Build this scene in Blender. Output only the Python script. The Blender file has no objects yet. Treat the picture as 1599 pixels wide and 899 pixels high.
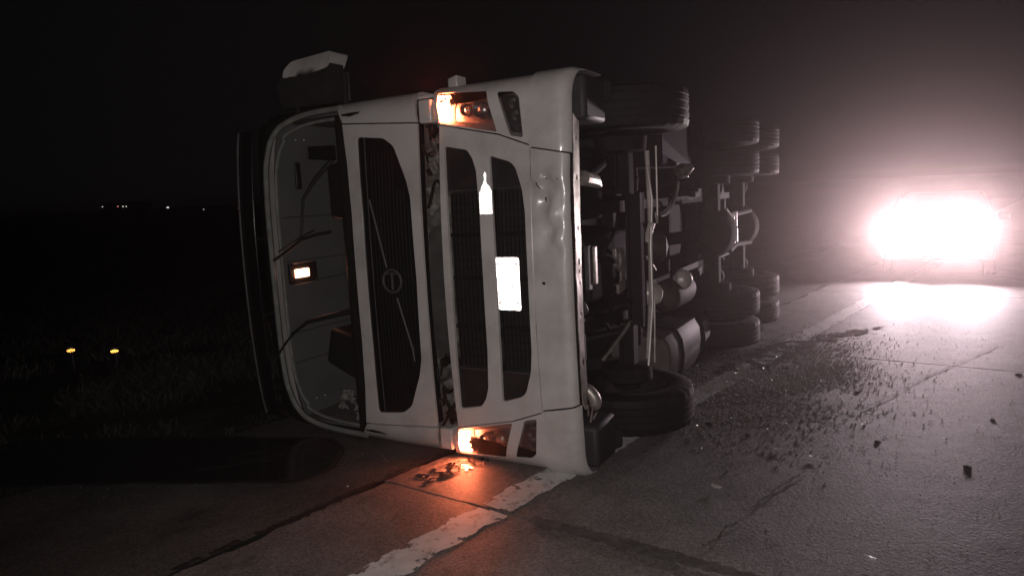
import bpy, bmesh, math, random
from math import sin, cos, pi, radians, sqrt, atan, hypot
from mathutils import Vector, Matrix
from mathutils.geometry import delaunay_2d_cdt
from mathutils import noise as mn

random.seed(7)
sc = bpy.context.scene
COL = sc.collection

# ------------------------------------------------------------------ camera
cam_d = bpy.data.cameras.new("camera")
cam = bpy.data.objects.new("camera", cam_d)
COL.objects.link(cam)
PITCH, ROLL, CAMH = radians(7.8622), radians(-2.3906), 1.80666
fw = Vector((0, cos(PITCH), -sin(PITCH)))
rt0 = Vector((1, 0, 0))
up0 = rt0.cross(fw)
rt = rt0 * cos(ROLL) + up0 * sin(ROLL)
up = -rt0 * sin(ROLL) + up0 * cos(ROLL)
cam.matrix_world = Matrix(((rt.x, up.x, -fw.x, 0), (rt.y, up.y, -fw.y, 0), (rt.z, up.z, -fw.z, CAMH), (0, 0, 0, 1)))
cam_d.sensor_width = 36
cam_d.lens = 36 * 1079.91 / 1599
cam_d.clip_start = 0.05
cam_d.clip_end = 5000
sc.camera = cam

# ------------------------------------------------------------------ world (night sky), exposure
world = bpy.data.worlds.new("World")
sc.world = world
world.use_nodes = True
bg = world.node_tree.nodes["Background"]
bg.inputs[0].default_value = (0.93, 0.95, 1.0, 1)
bg.inputs[1].default_value = 0.0022
sc.view_settings.view_transform = 'Standard'
sc.view_settings.look = 'None'
sc.view_settings.exposure = 0
sc.view_settings.gamma = 1
sc.cycles.use_denoising = True
sc.cycles.max_bounces = 8
sc.cycles.transparent_max_bounces = 12
sc.cycles.sample_clamp_indirect = 25.0

# ------------------------------------------------------------------ lights of the place
def spot(name, loc, target, power, angle, blend, radius, col):
    l = bpy.data.lights.new(name, 'SPOT')
    l.energy = power
    l.spot_size = radians(angle)
    l.spot_blend = blend
    l.shadow_soft_size = radius
    l.color = col
    o = bpy.data.objects.new(name, l)
    COL.objects.link(o)
    o.location = loc
    o.rotation_euler = (Vector(target) - Vector(loc)).to_track_quat('-Z', 'Y').to_euler()
    return o

FLASH = 205
spot("phone_flash", (0.012, 0.0, CAMH + 0.018), (-0.15, 5, 1.1), FLASH, 95, 0.7, 0.01, (1, 0.905, 0.87))

# ------------------------------------------------------------------ materials
def newmat(name):
    m = bpy.data.materials.new(name)
    m.use_nodes = True
    nt = m.node_tree
    return m, nt, nt.nodes["Principled BSDF"]

def N(nt, typ, **kw):
    n = nt.nodes.new(typ)
    for k, v in kw.items():
        setattr(n, k, v)
    return n

def mat(name, col, rough=0.5, metal=0.0, var=0.0, scale=8.0, bump=0.0, bscale=60.0, coat=0.0, spec=0.5, dirt=None, dscale=2.5, dlo=0.5, dhi=0.7):
    """plain surface with procedural tone variation, dirt patches and fine relief"""
    m, nt, b = newmat(name)
    b.inputs["Roughness"].default_value = rough
    b.inputs["Metallic"].default_value = metal
    b.inputs["Specular IOR Level"].default_value = spec
    b.inputs["Coat Weight"].default_value = coat
    b.inputs["Coat Roughness"].default_value = 0.12
    tc = N(nt, "ShaderNodeTexCoord")
    L = nt.links.new
    src = None
    if var > 0 or dirt:
        nz = N(nt, "ShaderNodeTexNoise")
        nz.inputs["Scale"].default_value = scale
        nz.inputs["Detail"].default_value = 6
        L(tc.outputs["Object"], nz.inputs["Vector"])
        mx = N(nt, "ShaderNodeMix", data_type='RGBA')
        mx.inputs[6].default_value = tuple(c * (1 - var) for c in col) + (1,)
        mx.inputs[7].default_value = tuple(min(1, c * (1 + var)) for c in col) + (1,)
        mr = N(nt, "ShaderNodeMapRange")
        mr.inputs[1].default_value, mr.inputs[2].default_value = 0.3, 0.7
        L(nz.outputs["Fac"], mr.inputs[0])
        L(mr.outputs[0], mx.inputs[0])
        src = mx.outputs[2]
        if dirt:
            n2 = N(nt, "ShaderNodeTexNoise")
            n2.inputs["Scale"].default_value = dscale
            n2.inputs["Detail"].default_value = 9
            n2.inputs["Roughness"].default_value = 0.68
            L(tc.outputs["Object"], n2.inputs["Vector"])
            r2 = N(nt, "ShaderNodeMapRange")
            r2.inputs[1].default_value, r2.inputs[2].default_value = dlo, dhi
            L(n2.outputs["Fac"], r2.inputs[0])
            m2 = N(nt, "ShaderNodeMix", data_type='RGBA')
            m2.inputs[7].default_value = tuple(dirt) + (1,)
            L(src, m2.inputs[6])
            L(r2.outputs[0], m2.inputs[0])
            src = m2.outputs[2]
        L(src, b.inputs["Base Color"])
    else:
        b.inputs["Base Color"].default_value = tuple(col) + (1,)
    if bump > 0:
        n3 = N(nt, "ShaderNodeTexNoise")
        n3.inputs["Scale"].default_value = bscale
        n3.inputs["Detail"].default_value = 5
        L(tc.outputs["Object"], n3.inputs["Vector"])
        bp = N(nt, "ShaderNodeBump")
        bp.inputs["Strength"].default_value = 1.0
        bp.inputs["Distance"].default_value = bump
        L(n3.outputs["Fac"], bp.inputs["Height"])
        L(bp.outputs[0], b.inputs["Normal"])
    return m

def emis(name, col, strength):
    m, nt, b = newmat(name)
    b.inputs["Base Color"].default_value = (0.05, 0.04, 0.03, 1)
    b.inputs["Emission Color"].default_value = tuple(col) + (1,)
    b.inputs["Emission Strength"].default_value = strength
    return m

def glass(name, tint, rough=0.03, ior=1.5, diffuse=0.0):
    """thin glazing: fresnel reflection over a tinted see-through pane"""
    m, nt, b = newmat(name)
    out = nt.nodes["Material Output"]
    nt.nodes.remove(b)
    fr = N(nt, "ShaderNodeFresnel")
    fr.inputs[0].default_value = ior
    tr = N(nt, "ShaderNodeBsdfTransparent")
    tr.inputs[0].default_value = tuple(tint) + (1,)
    gl = N(nt, "ShaderNodeBsdfGlossy")
    gl.inputs["Roughness"].default_value = rough
    mx = N(nt, "ShaderNodeMixShader")
    L = nt.links.new
    L(fr.outputs[0], mx.inputs[0]); L(tr.outputs[0], mx.inputs[1]); L(gl.outputs[0], mx.inputs[2])
    last = mx
    if diffuse:
        df = N(nt, "ShaderNodeBsdfDiffuse")
        df.inputs[0].default_value = (0.3, 0.3, 0.29, 1)
        m2 = N(nt, "ShaderNodeMixShader")
        m2.inputs[0].default_value = diffuse
        L(mx.outputs[0], m2.inputs[1]); L(df.outputs[0], m2.inputs[2])
        last = m2
    L(last.outputs[0], out.inputs[0])
    return m

M = {}
M['paint'] = mat("white_truck_paint", (0.63, 0.615, 0.6), 0.32, var=0.05, scale=2.0, coat=0.35, dirt=(0.36, 0.32, 0.295), dscale=1.8, dlo=0.46, dhi=0.82, bump=0.0012, bscale=1.6)
M['black'] = mat("black_plastic", (0.018, 0.018, 0.018), 0.5, var=0.3, scale=14, bump=0.0004, bscale=300)
M['gloss_black'] = mat("gloss_black_panel", (0.012, 0.012, 0.013), 0.18, var=0.2, scale=5)
M['mesh'] = mat("grille_mesh_black", (0.010, 0.010, 0.010), 0.8, var=0.3, scale=9, spec=0.2)
M['greyplastic'] = mat("grey_plastic", (0.065, 0.066, 0.063), 0.55, var=0.35, scale=8, bump=0.0006, bscale=160)
M['rimgrey'] = mat("window_flange_grey", (0.21, 0.225, 0.21), 0.45, var=0.25, scale=12)
M['liner'] = mat("headliner_grey", (0.115, 0.12, 0.12), 0.85, var=0.12, scale=3, bump=0.0005, bscale=200)
M['rubber'] = mat("tyre_rubber", (0.009, 0.0086, 0.0086), 0.7, spec=0.3, var=0.35, scale=16, bump=0.0008, bscale=130, dirt=(0.03, 0.027, 0.025), dscale=5, dlo=0.55, dhi=0.95)
M['steel'] = mat("bare_steel", (0.42, 0.38, 0.35), 0.42, metal=0.6, var=0.3, scale=18, dirt=(0.12, 0.08, 0.06), dscale=6, dlo=0.5, dhi=0.75)
M['chassis'] = mat("chassis_black", (0.009, 0.0085, 0.0085), 0.75, spec=0.22, var=0.4, scale=9, bump=0.0008, bscale=90, dirt=(0.026, 0.022, 0.02), dscale=4, dlo=0.5, dhi=0.8)
M['grime'] = mat("grimy_casting", (0.013, 0.012, 0.0115), 0.85, spec=0.18, var=0.5, scale=12, bump=0.002, bscale=50, dirt=(0.032, 0.027, 0.024), dscale=5)
M['casting'] = mat("dull_casting", (0.06, 0.048, 0.043), 0.7, spec=0.3, var=0.4, scale=14, bump=0.001, bscale=60)
M['tankgrey'] = mat("tank_grey", (0.13, 0.115, 0.11), 0.55, var=0.3, scale=10)
M['mirrorblack'] = mat("mirror_housing_black", (0.03, 0.03, 0.03), 0.6, var=0.2, scale=10)
M['mottle'] = mat("muddy_metal", (0.10, 0.10, 0.09), 0.55, var=0.6, scale=14, bump=0.003, bscale=30, dirt=(0.22, 0.21, 0.19), dscale=9, dlo=0.5, dhi=0.62)
M['alu'] = mat("aluminium", (0.6, 0.55, 0.52), 0.4, metal=0.25, var=0.2, scale=10)
M['chrome'] = mat("chrome_trim", (0.62, 0.62, 0.62), 0.3, metal=0.85)
M['rimpaint'] = mat("wheel_disc_grey", (0.035, 0.033, 0.032), 0.5, metal=0.3, var=0.3, scale=9, dirt=(0.08, 0.07, 0.06))
M['signal'] = emis("lit_turn_signal", (1.0, 0.19, 0.075), 210)
M['dome'] = emis("lit_cab_lamp", (1.0, 0.40, 0.22), 12)
M['lens'] = glass("clear_lens", (0.86, 0.86, 0.86), 0.05, 1.5, 0.03)
M['reflector'] = mat("lamp_reflector", (0.3, 0.28, 0.27), 0.3, metal=0.7, var=0.2, scale=20)
M['lampdark'] = mat("lamp_housing", (0.07, 0.066, 0.065), 0.4, var=0.3, scale=20)
M['bowl'] = mat("lamp_bowl", (0.20, 0.19, 0.19), 0.35, metal=0.3, var=0.3, scale=25)
M['bezel'] = mat("lamp_bezel_grey", (0.24, 0.22, 0.215), 0.4, var=0.2, scale=20)
M['screen'] = glass("tinted_windscreen", (0.9, 0.93, 0.9), 0.16, 1.52, 0.05)
M['carglass'] = glass("car_glass", (0.3, 0.33, 0.32), 0.02, 1.5)
M['retro'] = mat("retroreflective_film", (0.97, 0.97, 0.96), 0.05, metal=1.0)
M['retro_amber'] = mat("amber_retroreflector", (1.0, 0.76, 0.42), 0.18, metal=1.0)
M['seat'] = mat("dark_seat_cloth", (0.03, 0.03, 0.032), 0.9, var=0.2, scale=30)
M['rag'] = mat("torn_grey_lining", (0.2, 0.2, 0.19), 0.8, var=0.4, scale=20)
M['carpaint'] = mat("car_paint_dark", (0.02, 0.02, 0.022), 0.3, metal=0.3, coat=0.5, var=0.05, scale=4)
M['headlamp'] = emis("lit_headlamp", (1.0, 0.93, 0.84), 2500)
M['stone'] = mat("crushed_stone", (0.27, 0.245, 0.24), 0.6, var=0.4, scale=40)
M['clod'] = mat("dark_mud", (0.028, 0.024, 0.022), 0.85, var=0.4, scale=40, bump=0.004, bscale=60)
M['scrap'] = mat("pale_plastic_scrap", (0.62, 0.6, 0.57), 0.4, var=0.15, scale=40)
M['shard'] = mat("broken_glass_crumb", (0.8, 0.8, 0.8), 0.2, metal=0.7)
M['grass'] = mat("dry_grass", (0.014, 0.017, 0.0115), 0.8, var=0.4, scale=3)
M['pole'] = mat("painted_post", (0.006, 0.006, 0.006), 0.6, var=0.2, scale=10)
M['oil'] = mat("dark_wet_oil", (0.012, 0.009, 0.008), 0.16, var=0.3, scale=20, bump=0.001, bscale=30)
M['darkstreak'] = mat("dark_streak", (0.026, 0.022, 0.022), 0.9, spec=0.04, var=0.4, scale=14, bump=0.004, bscale=40)
M['seal'] = mat("worn_joint_seal", (0.075, 0.068, 0.064), 0.7, var=0.4, scale=20, bump=0.002, bscale=60, dirt=(0.12, 0.108, 0.1), dscale=6, dlo=0.5, dhi=0.65)
M['tar'] = mat("joint_tar", (0.022, 0.02, 0.019), 0.7, var=0.4, scale=20, bump=0.002, bscale=60)
M['lamp_white'] = emis("far_white_light", (1.0, 0.92, 0.85), 1.0)
M['lamp_red'] = emis("far_red_light", (1.0, 0.3, 0.25), 1.0)

def ground_mat(name, col, var, scale, bumps, stain, spec=0.4, rough=0.75, grit=0.0):
    m, nt, b = newmat(name)
    L = nt.links.new
    tc = N(nt, "ShaderNodeTexCoord")
    def nz(s, d=8, r=0.6):
        n = N(nt, "ShaderNodeTexNoise")
        n.inputs["Scale"].default_value = s; n.inputs["Detail"].default_value = d; n.inputs["Roughness"].default_value = r
        L(tc.outputs["Object"], n.inputs["Vector"])
        return n
    a = nz(scale)
    r = N(nt, "ShaderNodeMapRange"); r.inputs[1].default_value, r.inputs[2].default_value = 0.32, 0.68
    L(a.outputs["Fac"], r.inputs[0])
    mx = N(nt, "ShaderNodeMix", data_type='RGBA')
    mx.inputs[6].default_value = tuple(c * (1 - var) for c in col) + (1,)
    mx.inputs[7].default_value = tuple(c * (1 + var) for c in col) + (1,)
    L(r.outputs[0], mx.inputs[0])
    s = nz(2.2, 10, 0.7)
    r2 = N(nt, "ShaderNodeMapRange"); r2.inputs[1].default_value, r2.inputs[2].default_value = 0.56, 0.70
    L(s.outputs["Fac"], r2.inputs[0])
    m2 = N(nt, "ShaderNodeMix", data_type='RGBA'); m2.inputs[7].default_value = tuple(stain) + (1,)
    L(mx.outputs[2], m2.inputs[6]); L(r2.outputs[0], m2.inputs[0])
    # fine speckle of light grains
    v = N(nt, "ShaderNodeTexVoronoi"); v.inputs["Scale"].default_value = 95
    L(tc.outputs["Object"], v.inputs["Vector"])
    sp = N(nt, "ShaderNodeSeparateColor"); L(v.outputs["Color"], sp.inputs[0])
    r3 = N(nt, "ShaderNodeMapRange"); r3.inputs[1].default_value, r3.inputs[2].default_value = 0.0, 1.0
    r3.inputs[3].default_value, r3.inputs[4].default_value = 1 - grit, 1 + grit
    L(sp.outputs[0], r3.inputs[0])
    mm = N(nt, "ShaderNodeMix", data_type='RGBA', blend_type='MULTIPLY'); mm.inputs[0].default_value = 1
    L(m2.outputs[2], mm.inputs[6]); L(r3.outputs[0], mm.inputs[7])
    L(mm.outputs[2], b.inputs["Base Color"])
    b.inputs["Roughness"].default_value = rough
    b.inputs["Specular IOR Level"].default_value = spec
    prev = None
    for s_, d_ in bumps:
        n = nz(s_, 4, 0.55)
        bp = N(nt, "ShaderNodeBump"); bp.inputs["Strength"].default_value = 1; bp.inputs["Distance"].default_value = d_
        L(n.outputs["Fac"], bp.inputs["Height"])
        if prev: L(prev.outputs[0], bp.inputs["Normal"])
        prev = bp
    if prev: L(prev.outputs[0], b.inputs["Normal"])
    return m

M['concrete'] = ground_mat("worn_concrete_lane", (0.165, 0.151, 0.144), 0.24, 3.0, [(9, 0.002), (45, 0.0042), (140, 0.003)], (0.08, 0.07, 0.068), 0.5, 0.62, 0.36)
M['shoulder'] = ground_mat("dark_shoulder", (0.082, 0.078, 0.074), 0.25, 2.0, [(40, 0.004), (140, 0.002)], (0.04, 0.038, 0.036), 0.3, 0.8, 0.3)
M['soil'] = ground_mat("field_soil", (0.04, 0.043, 0.034), 0.4, 1.5, [(6, 0.03), (40, 0.01)], (0.02, 0.022, 0.016), 0.1, 0.95, 0.3)
M['linepaint'] = mat("worn_road_paint", (0.66, 0.66, 0.65), 0.6, var=0.12, scale=9, bump=0.002, bscale=120, dirt=(0.17, 0.155, 0.145), dscale=11, dlo=0.53, dhi=0.72)

# ------------------------------------------------------------------ mesh building helpers
class MB:
    def __init__(s):
        s.v, s.f = [], []
    def add(s, vs, fs):
        k = len(s.v)
        s.v += [tuple(x) for x in vs]
        s.f += [tuple(i + k for i in f) for f in fs]
        return s
    def box(s, c, d, R=None, taper=1.0):
        vs = []
        for z in (-.5, .5):
            t = taper if z > 0 else 1.0
            for x, y in ((-.5, -.5), (.5, -.5), (.5, .5), (-.5, .5)):
                p = Vector((x * d[0] * t, y * d[1] * t, z * d[2]))
                if R is not None: p = R @ p
                vs.append(Vector(c) + p)
        return s.add(vs, [(3, 2, 1, 0), (4, 5, 6, 7), (0, 1, 5, 4), (1, 2, 6, 5), (2, 3, 7, 6), (3, 0, 4, 7)])
    def tube(s, pts, r, n=10, flat=1.0, cap=True):
        pts = [Vector(p) for p in pts]
        rs = r if isinstance(r, (list, tuple)) else [r] * len(pts)
        k0 = len(s.v); prev = None
        for i, p in enumerate(pts):
            t = (pts[min(i + 1, len(pts) - 1)] - pts[max(i - 1, 0)]).normalized()
            if prev is None:
                a = Vector((0, 0, 1)) if abs(t.z) < .9 else Vector((1, 0, 0))
                u = (a - t * a.dot(t)).normalized()
            else:
                u = (prev - t * prev.dot(t)).normalized()
            prev = u; w = t.cross(u)
            for j in range(n):
                q = 2 * pi * j / n
                s.v.append(tuple(p + u * (rs[i] * cos(q)) + w * (rs[i] * flat * sin(q))))
        for i in range(len(pts) - 1):
            for j in range(n):
                a = k0 + i * n + j; b = k0 + i * n + (j + 1) % n
                s.f.append((a, b, b + n, a + n))
        if cap:
            s.f.append(tuple(k0 + j for j in range(n))[::-1])
            e = k0 + (len(pts) - 1) * n
            s.f.append(tuple(e + j for j in range(n)))
        return s
    def lathe(s, o, ax, prof, n=32, closed=False):
        """prof: list of (radius, along)"""
        o, ax = Vector(o), Vector(ax).normalized()
        a = Vector((0, 0, 1)) if abs(ax.z) < .9 else Vector((1, 0, 0))
        u = (a - ax * a.dot(ax)).normalized(); w = ax.cross(u)
        k0 = len(s.v); m = len(prof)
        for j in range(n):
            q = 2 * pi * j / n
            for r, t in prof:
                s.v.append(tuple(o + ax * t + (u * cos(q) + w * sin(q)) * r))
        for j in range(n):
            for i in range(m if closed else m - 1):
                a = k0 + j * m + i; b = k0 + j * m + (i + 1) % m
                c = k0 + ((j + 1) % n) * m + (i + 1) % m; d = k0 + ((j + 1) % n) * m + i
                s.f.append((a, d, c, b))
        if not closed:
            if prof[0][0] > 1e-6: s.f.append(tuple(k0 + j * m for j in range(n)))
            if prof[-1][0] > 1e-6: s.f.append(tuple(k0 + j * m + m - 1 for j in range(n))[::-1])
        return s
    def build(s, name, m, parent=None, smooth=35, bevel=0.0, fix=True):
        me = bpy.data.meshes.new(name)
        me.from_pydata(s.v, [], s.f)
        if fix:
            bm = bmesh.new(); bm.from_mesh(me)
            bmesh.ops.recalc_face_normals(bm, faces=bm.faces)
            bm.to_mesh(me); bm.free()
        me.materials.append(m)
        if smooth:
            me.shade_smooth(); me.set_sharp_from_angle(angle=radians(smooth))
        o = bpy.data.objects.new(name, me)
        COL.objects.link(o)
        if parent: o.parent = parent
        if bevel:
            b = o.modifiers.new("bevel", 'BEVEL')
            b.width = bevel; b.segments = 2; b.limit_method = 'ANGLE'; b.angle_limit = radians(40)
        return o

def tag(o, label, cat, group=None):
    o["label"] = label; o["category"] = cat
    if group: o["group"] = group
    return o

def struct(o, kind="structure"):
    o["kind"] = kind
    return o

def empty(name, loc=(0, 0, 0)):
    o = bpy.data.objects.new(name, None)
    o.empty_display_size = 0.2
    COL.objects.link(o)
    o.location = loc
    return o

def share(src, name, parent, mw=None):
    c = src.copy(); c.name = name; c.parent = parent
    if mw is not None: c.matrix_local = mw
    COL.objects.link(c)
    return c

def roundpoly(p, r, n=4):
    out = []
    m = len(p)
    for i in range(m):
        a, b, c = Vector(p[i - 1]), Vector(p[i]), Vector(p[(i + 1) % m])
        d1, d2 = a - b, c - b
        rr = min(r, d1.length * .45, d2.length * .45)
        p1, p2 = b + d1.normalized() * rr, b + d2.normalized() * rr
        for k in range(n + 1):
            t = k / n
            q = p1 * (1 - t) ** 2 + b * 2 * t * (1 - t) + p2 * t * t
            out.append((q.x, q.y))
    return out

def inside(p, x, y):
    c = False; j = len(p) - 1
    for i in range(len(p)):
        if (p[i][1] > y) != (p[j][1] > y) and x < (p[j][0] - p[i][0]) * (y - p[i][1]) / (p[j][1] - p[i][1]) + p[i][0]: c = not c
        j = i
    return c

def densify(p, d):
    out = []
    for i in range(len(p)):
        a, b = Vector(p[i]), Vector(p[(i + 1) % len(p)])
        k = max(1, int((b - a).length / d))
        for t in range(k): out.append(tuple(a + (b - a) * (t / k)))
    return out

def sheet(fn, outer, holes=(), th=0.012, grid=0.06):
    """a shell of thickness th over the 2-D outline; fn(x, y, depth) gives the point in space"""
    loops = [densify(outer, grid)] + [densify(h, grid) for h in holes]
    pts, edges = [], []
    for lp in loops:
        k = len(pts); pts += lp
        edges += [(k + i, k + (i + 1) % len(lp)) for i in range(len(lp))]
    xs = [q[0] for q in outer]; ys = [q[1] for q in outer]
    x = min(xs) + grid * .5; row = 0
    def near(qx, qy):
        return any((qx - a) ** 2 + (qy - b) ** 2 < (grid * .45) ** 2 for a, b in pts0)
    pts0 = list(pts)
    while x < max(xs):
        y = min(ys) + grid * (.5 if row % 2 else .25)
        while y < max(ys):
            if inside(outer, x, y) and not any(inside(h, x, y) for h in holes) and not near(x, y): pts.append((x, y))
            y += grid
        x += grid * .87; row += 1
    vs, es, fs, ov, oe, of = delaunay_2d_cdt([Vector(q) for q in pts], edges, [], 0, 1e-5)
    mb = MB(); n = len(vs)
    keep = []
    for f in fs:
        cx = sum(vs[i].x for i in f) / len(f); cy = sum(vs[i].y for i in f) / len(f)
        if inside(outer, cx, cy) and not any(inside(h, cx, cy) for h in holes): keep.append(tuple(f))
    V = [fn(q.x, q.y, 0) for q in vs] + [fn(q.x, q.y, th) for q in vs]
    F = list(keep) + [tuple(i + n for i in f)[::-1] for f in keep]
    ec = {}
    for f in keep:
        for i in range(len(f)):
            a, b = f[i], f[(i + 1) % len(f)]
            ec[(a, b)] = 1
    for (a, b) in list(ec):
        if (b, a) not in ec: F.append((b, a, a + n, b + n))
    mb.add(V, F)
    return mb

def zr(u, v):
    """gentle unevenness of the road surface"""
    return 0.0022 * fbm(u * 2.2, v * 2.2) + 0.0012 * fbm(u * 15, v * 15, 4, 3)

def fbm(x, y, z=0.0, o=4):
    return mn.fractal(Vector((x, y, z)), 1.0, 2.0, o)

# ------------------------------------------------------------------ ground, road, verge
AZ = radians(40)
E1 = Vector((sin(AZ), cos(AZ), 0)); E2 = Vector((cos(AZ), -sin(AZ), 0))
def RD(u, v, z=0.0): return E1 * u + E2 * v + Vector((0, 0, z))

g = MB()
for i in range(40):
    for j in range(40): pass
S_ = 1500
g.add([(-S_, -S_, -0.06), (S_, -S_, -0.06), (S_, S_, -0.06), (-S_, S_, -0.06)], [(0, 1, 2, 3)])
struct(g.build("field", M['soil'], smooth=0, fix=False))

sh = MB()
def strip(mb, v0, v1, u0, u1, z, nu=60, nv=8, amp=0.0, edge=0.0):
    k0 = len(mb.v)
    for i in range(nu + 1):
        u = u0 + (u1 - u0) * i / nu
        for j in range(nv + 1):
            v = v0 + (v1 - v0) * j / nv
            if j == 0: v += edge * fbm(u * 1.3, 3.1)
            mb.v.append(tuple(RD(u, v, z + amp * fbm(u * 1.1, v * 1.1))))
    for i in range(nu):
        for j in range(nv):
            a = k0 + i * (nv + 1) + j
            mb.f.append((a, a + nv + 1, a + nv + 2, a + 1))
strip(sh, -5.2, -3.445, -8, 60, -0.012, 260, 10, 0.012, 0.25)
struct(sh.build("road_shoulder", M['shoulder'], fix=False))

road = MB()
road.add([RD(-10, -3.5, -0.04), RD(140, -3.5, -0.04), RD(140, 8.6, -0.04), RD(-10, 8.6, -0.04)], [(0, 3, 2, 1)])
road_o = struct(road.build("road", M['tar'], smooth=0, fix=False))

def joint_u(v, k): return 2.796 + 0.109 * (v + 2.51) + 4.6 * k
CENT = [-3.43, 1.05, 4.8, 8.5]
for k in range(-3, 12):
    for c in range(3):
        va, vb = CENT[c], CENT[c + 1]
        gap = 0.009
        near = k in (-2, -1, 0, 1) and c < 2
        nu, nv = (110, 100) if near else (16, 10)
        mb = MB(); ph = k * 7.3 + c * 3.1
        for i in range(nu + 1):
            for j in range(nv + 1):
                v = va + gap + (vb - va - 2 * gap) * j / nv
                ua, ub = joint_u(v, k) + gap, joint_u(v, k + 1) - gap
                if i == 0 or i == nu: 
                    rag = 0.008 * fbm(v * 9, ph)
                else: rag = 0
                u = ua + (ub - ua) * i / nu + rag
                vv = v
                if c == 0 and j <= 1: vv += (0.03 + 0.05 * fbm(u * 2.6, ph, 2.2)) * (1 if j == 0 else .5)
                z = zr(u, v)
                mb.v.append(tuple(RD(u, vv, z)))
        w_ = nv + 1
        for i in range(nu):
            for j in range(nv):
                a = i * w_ + j
                mb.f.append((a, a + 1, a + w_ + 1, a + w_))
        # slab sides
        ring = [j for j in range(w_)] + [i * w_ + nv for i in range(1, nu + 1)] + [nu * w_ + j for j in range(nv - 1, -1, -1)] + [i * w_ for i in range(nu - 1, 0, -1)]
        k0 = len(mb.v)
        for q in ring: mb.v.append((mb.v[q][0], mb.v[q][1], -0.035))
        for i in range(len(ring)):
            j = (i + 1) % len(ring)
            mb.f.append((ring[i], k0 + i, k0 + j, ring[j]))
        mb.build("slab", M['concrete'], road_o, smooth=50, fix=False)

def ribbon(name, m, path, z, rag, n=240, parent=None, seed=1.0, breaks=None):
    """ragged flat strip; path(t) -> (u, v, halfwidth) along the road"""
    mb = MB()
    for i in range(n + 1):
        u, v, hw, du, dv = path(i / n)
        r1 = hw + rag * fbm(i * 0.37, seed, 0, 3); r2 = hw + rag * fbm(i * 0.37, seed + 9, 0, 3)
        r1 = max(r1, .002); r2 = max(r2, .002)
        mb.v.append(tuple(RD(u - du * r1, v - dv * r1, z + zr(u, v)))); mb.v.append(tuple(RD(u + du * r2, v + dv * r2, z + zr(u, v))))
    for i in range(n):
        if breaks and breaks(i / n): continue
        a = 2 * i
        mb.f.append((a, a + 1, a + 3, a + 2))
    return mb.build(name, m, parent, smooth=60, fix=False)

# white edge line, worn, broken by the joint
lm = MB()
NU, NV = 1500, 26
for i in range(NU + 1):
    u = -1 + 24 * i / NU
    for j in range(NV + 1):
        v = -2.655 + 0.012 * (u - 3) + 0.215 * j / NV
        if j in (0, NV): v += 0.03 * fbm(u * 6, j * 2.0, 0, 4)
        elif j in (1, NV - 1): v += 0.016 * fbm(u * 6, (0 if j == 1 else NV) * 2.0, 0, 4)
        z = zr(u, v) + 0.0055
        lm.v.append(tuple(RD(u, v, z)))
for i in range(NU):
    u = -1 + 24 * (i + .5) / NU
    for j in range(NV):
        v = -2.55 + 0.2 * (j / NV - .5)
        if abs(u - joint_u(v, 0)) < 0.022 or abs(u - joint_u(v, 1)) < 0.022: continue
        v = -2.655 + 0.012 * (u - 3) + 0.215 * j / NV
        if fbm(u * 16, v * 16, 5, 5) + .45 * (abs(j / NV - .5) * 2) ** 3 > 0.62: continue
        a = i * (NV + 1) + j
        lm.f.append((a, a + NV + 1, a + NV + 2, a + 1))
struct(lm.build("road_edge_line", M['linepaint'], smooth=50, fix=False))

# tar over the transverse joint in the lane, dirt along the shoulder joint
ribbon("joint_seal", M['seal'], lambda t: (joint_u(-2.3 + 3.3 * t, 0), -2.3 + 3.3 * t, 0.035 + 0.02 * sin(t * 9), 1, 0), 0.0075, 0.03, 200, road_o, 3.0)
ribbon("joint_dirt", M['tar'], lambda t: (-1 + 9 * t, -3.425 + 0.012 * sin(t * 40), 0.018 + 0.012 * sin(t * 23), 0, 1), 0.007, 0.035, 420, road_o, 8.0, lambda t: fbm(t * 60, 2.2) < -0.28)
for pts in ([(1.243, 3.614), (1.30, 3.66), (1.353, 3.73), (1.62, 3.98), (1.80, 4.13)], [(0.90, 3.26), (1.0, 3.33), (1.08, 3.45), (1.2, 3.52)], [(2.73, 5.24), (3.2, 5.62), (3.66, 6.04), (4.3, 6.5), (5.08, 7.08)]):
    mb = MB(); n = 60
    for i in range(n + 1):
        t = i / n * (len(pts) - 1); k = min(int(t), len(pts) - 2); q = Vector(pts[k]).lerp(Vector(pts[k + 1]), t - k)
        d = (Vector(pts[k + 1]) - Vector(pts[k])).normalized(); nrm = Vector((-d.y, d.x))
        c = q + nrm * 0.02 * fbm(i * .21, pts[0][0]); hw = 0.003 + 0.007 * max(0, .5 + fbm(i * .3, pts[0][1]))
        for sgn in (-1, 1): mb.v.append((*(c + nrm * hw * sgn), 0.0085))
    for i in range(n): mb.f.append((2 * i, 2 * i + 1, 2 * i + 3, 2 * i + 2))
    mb.build("crack", M['seal'], road_o, smooth=0, fix=False)

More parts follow.
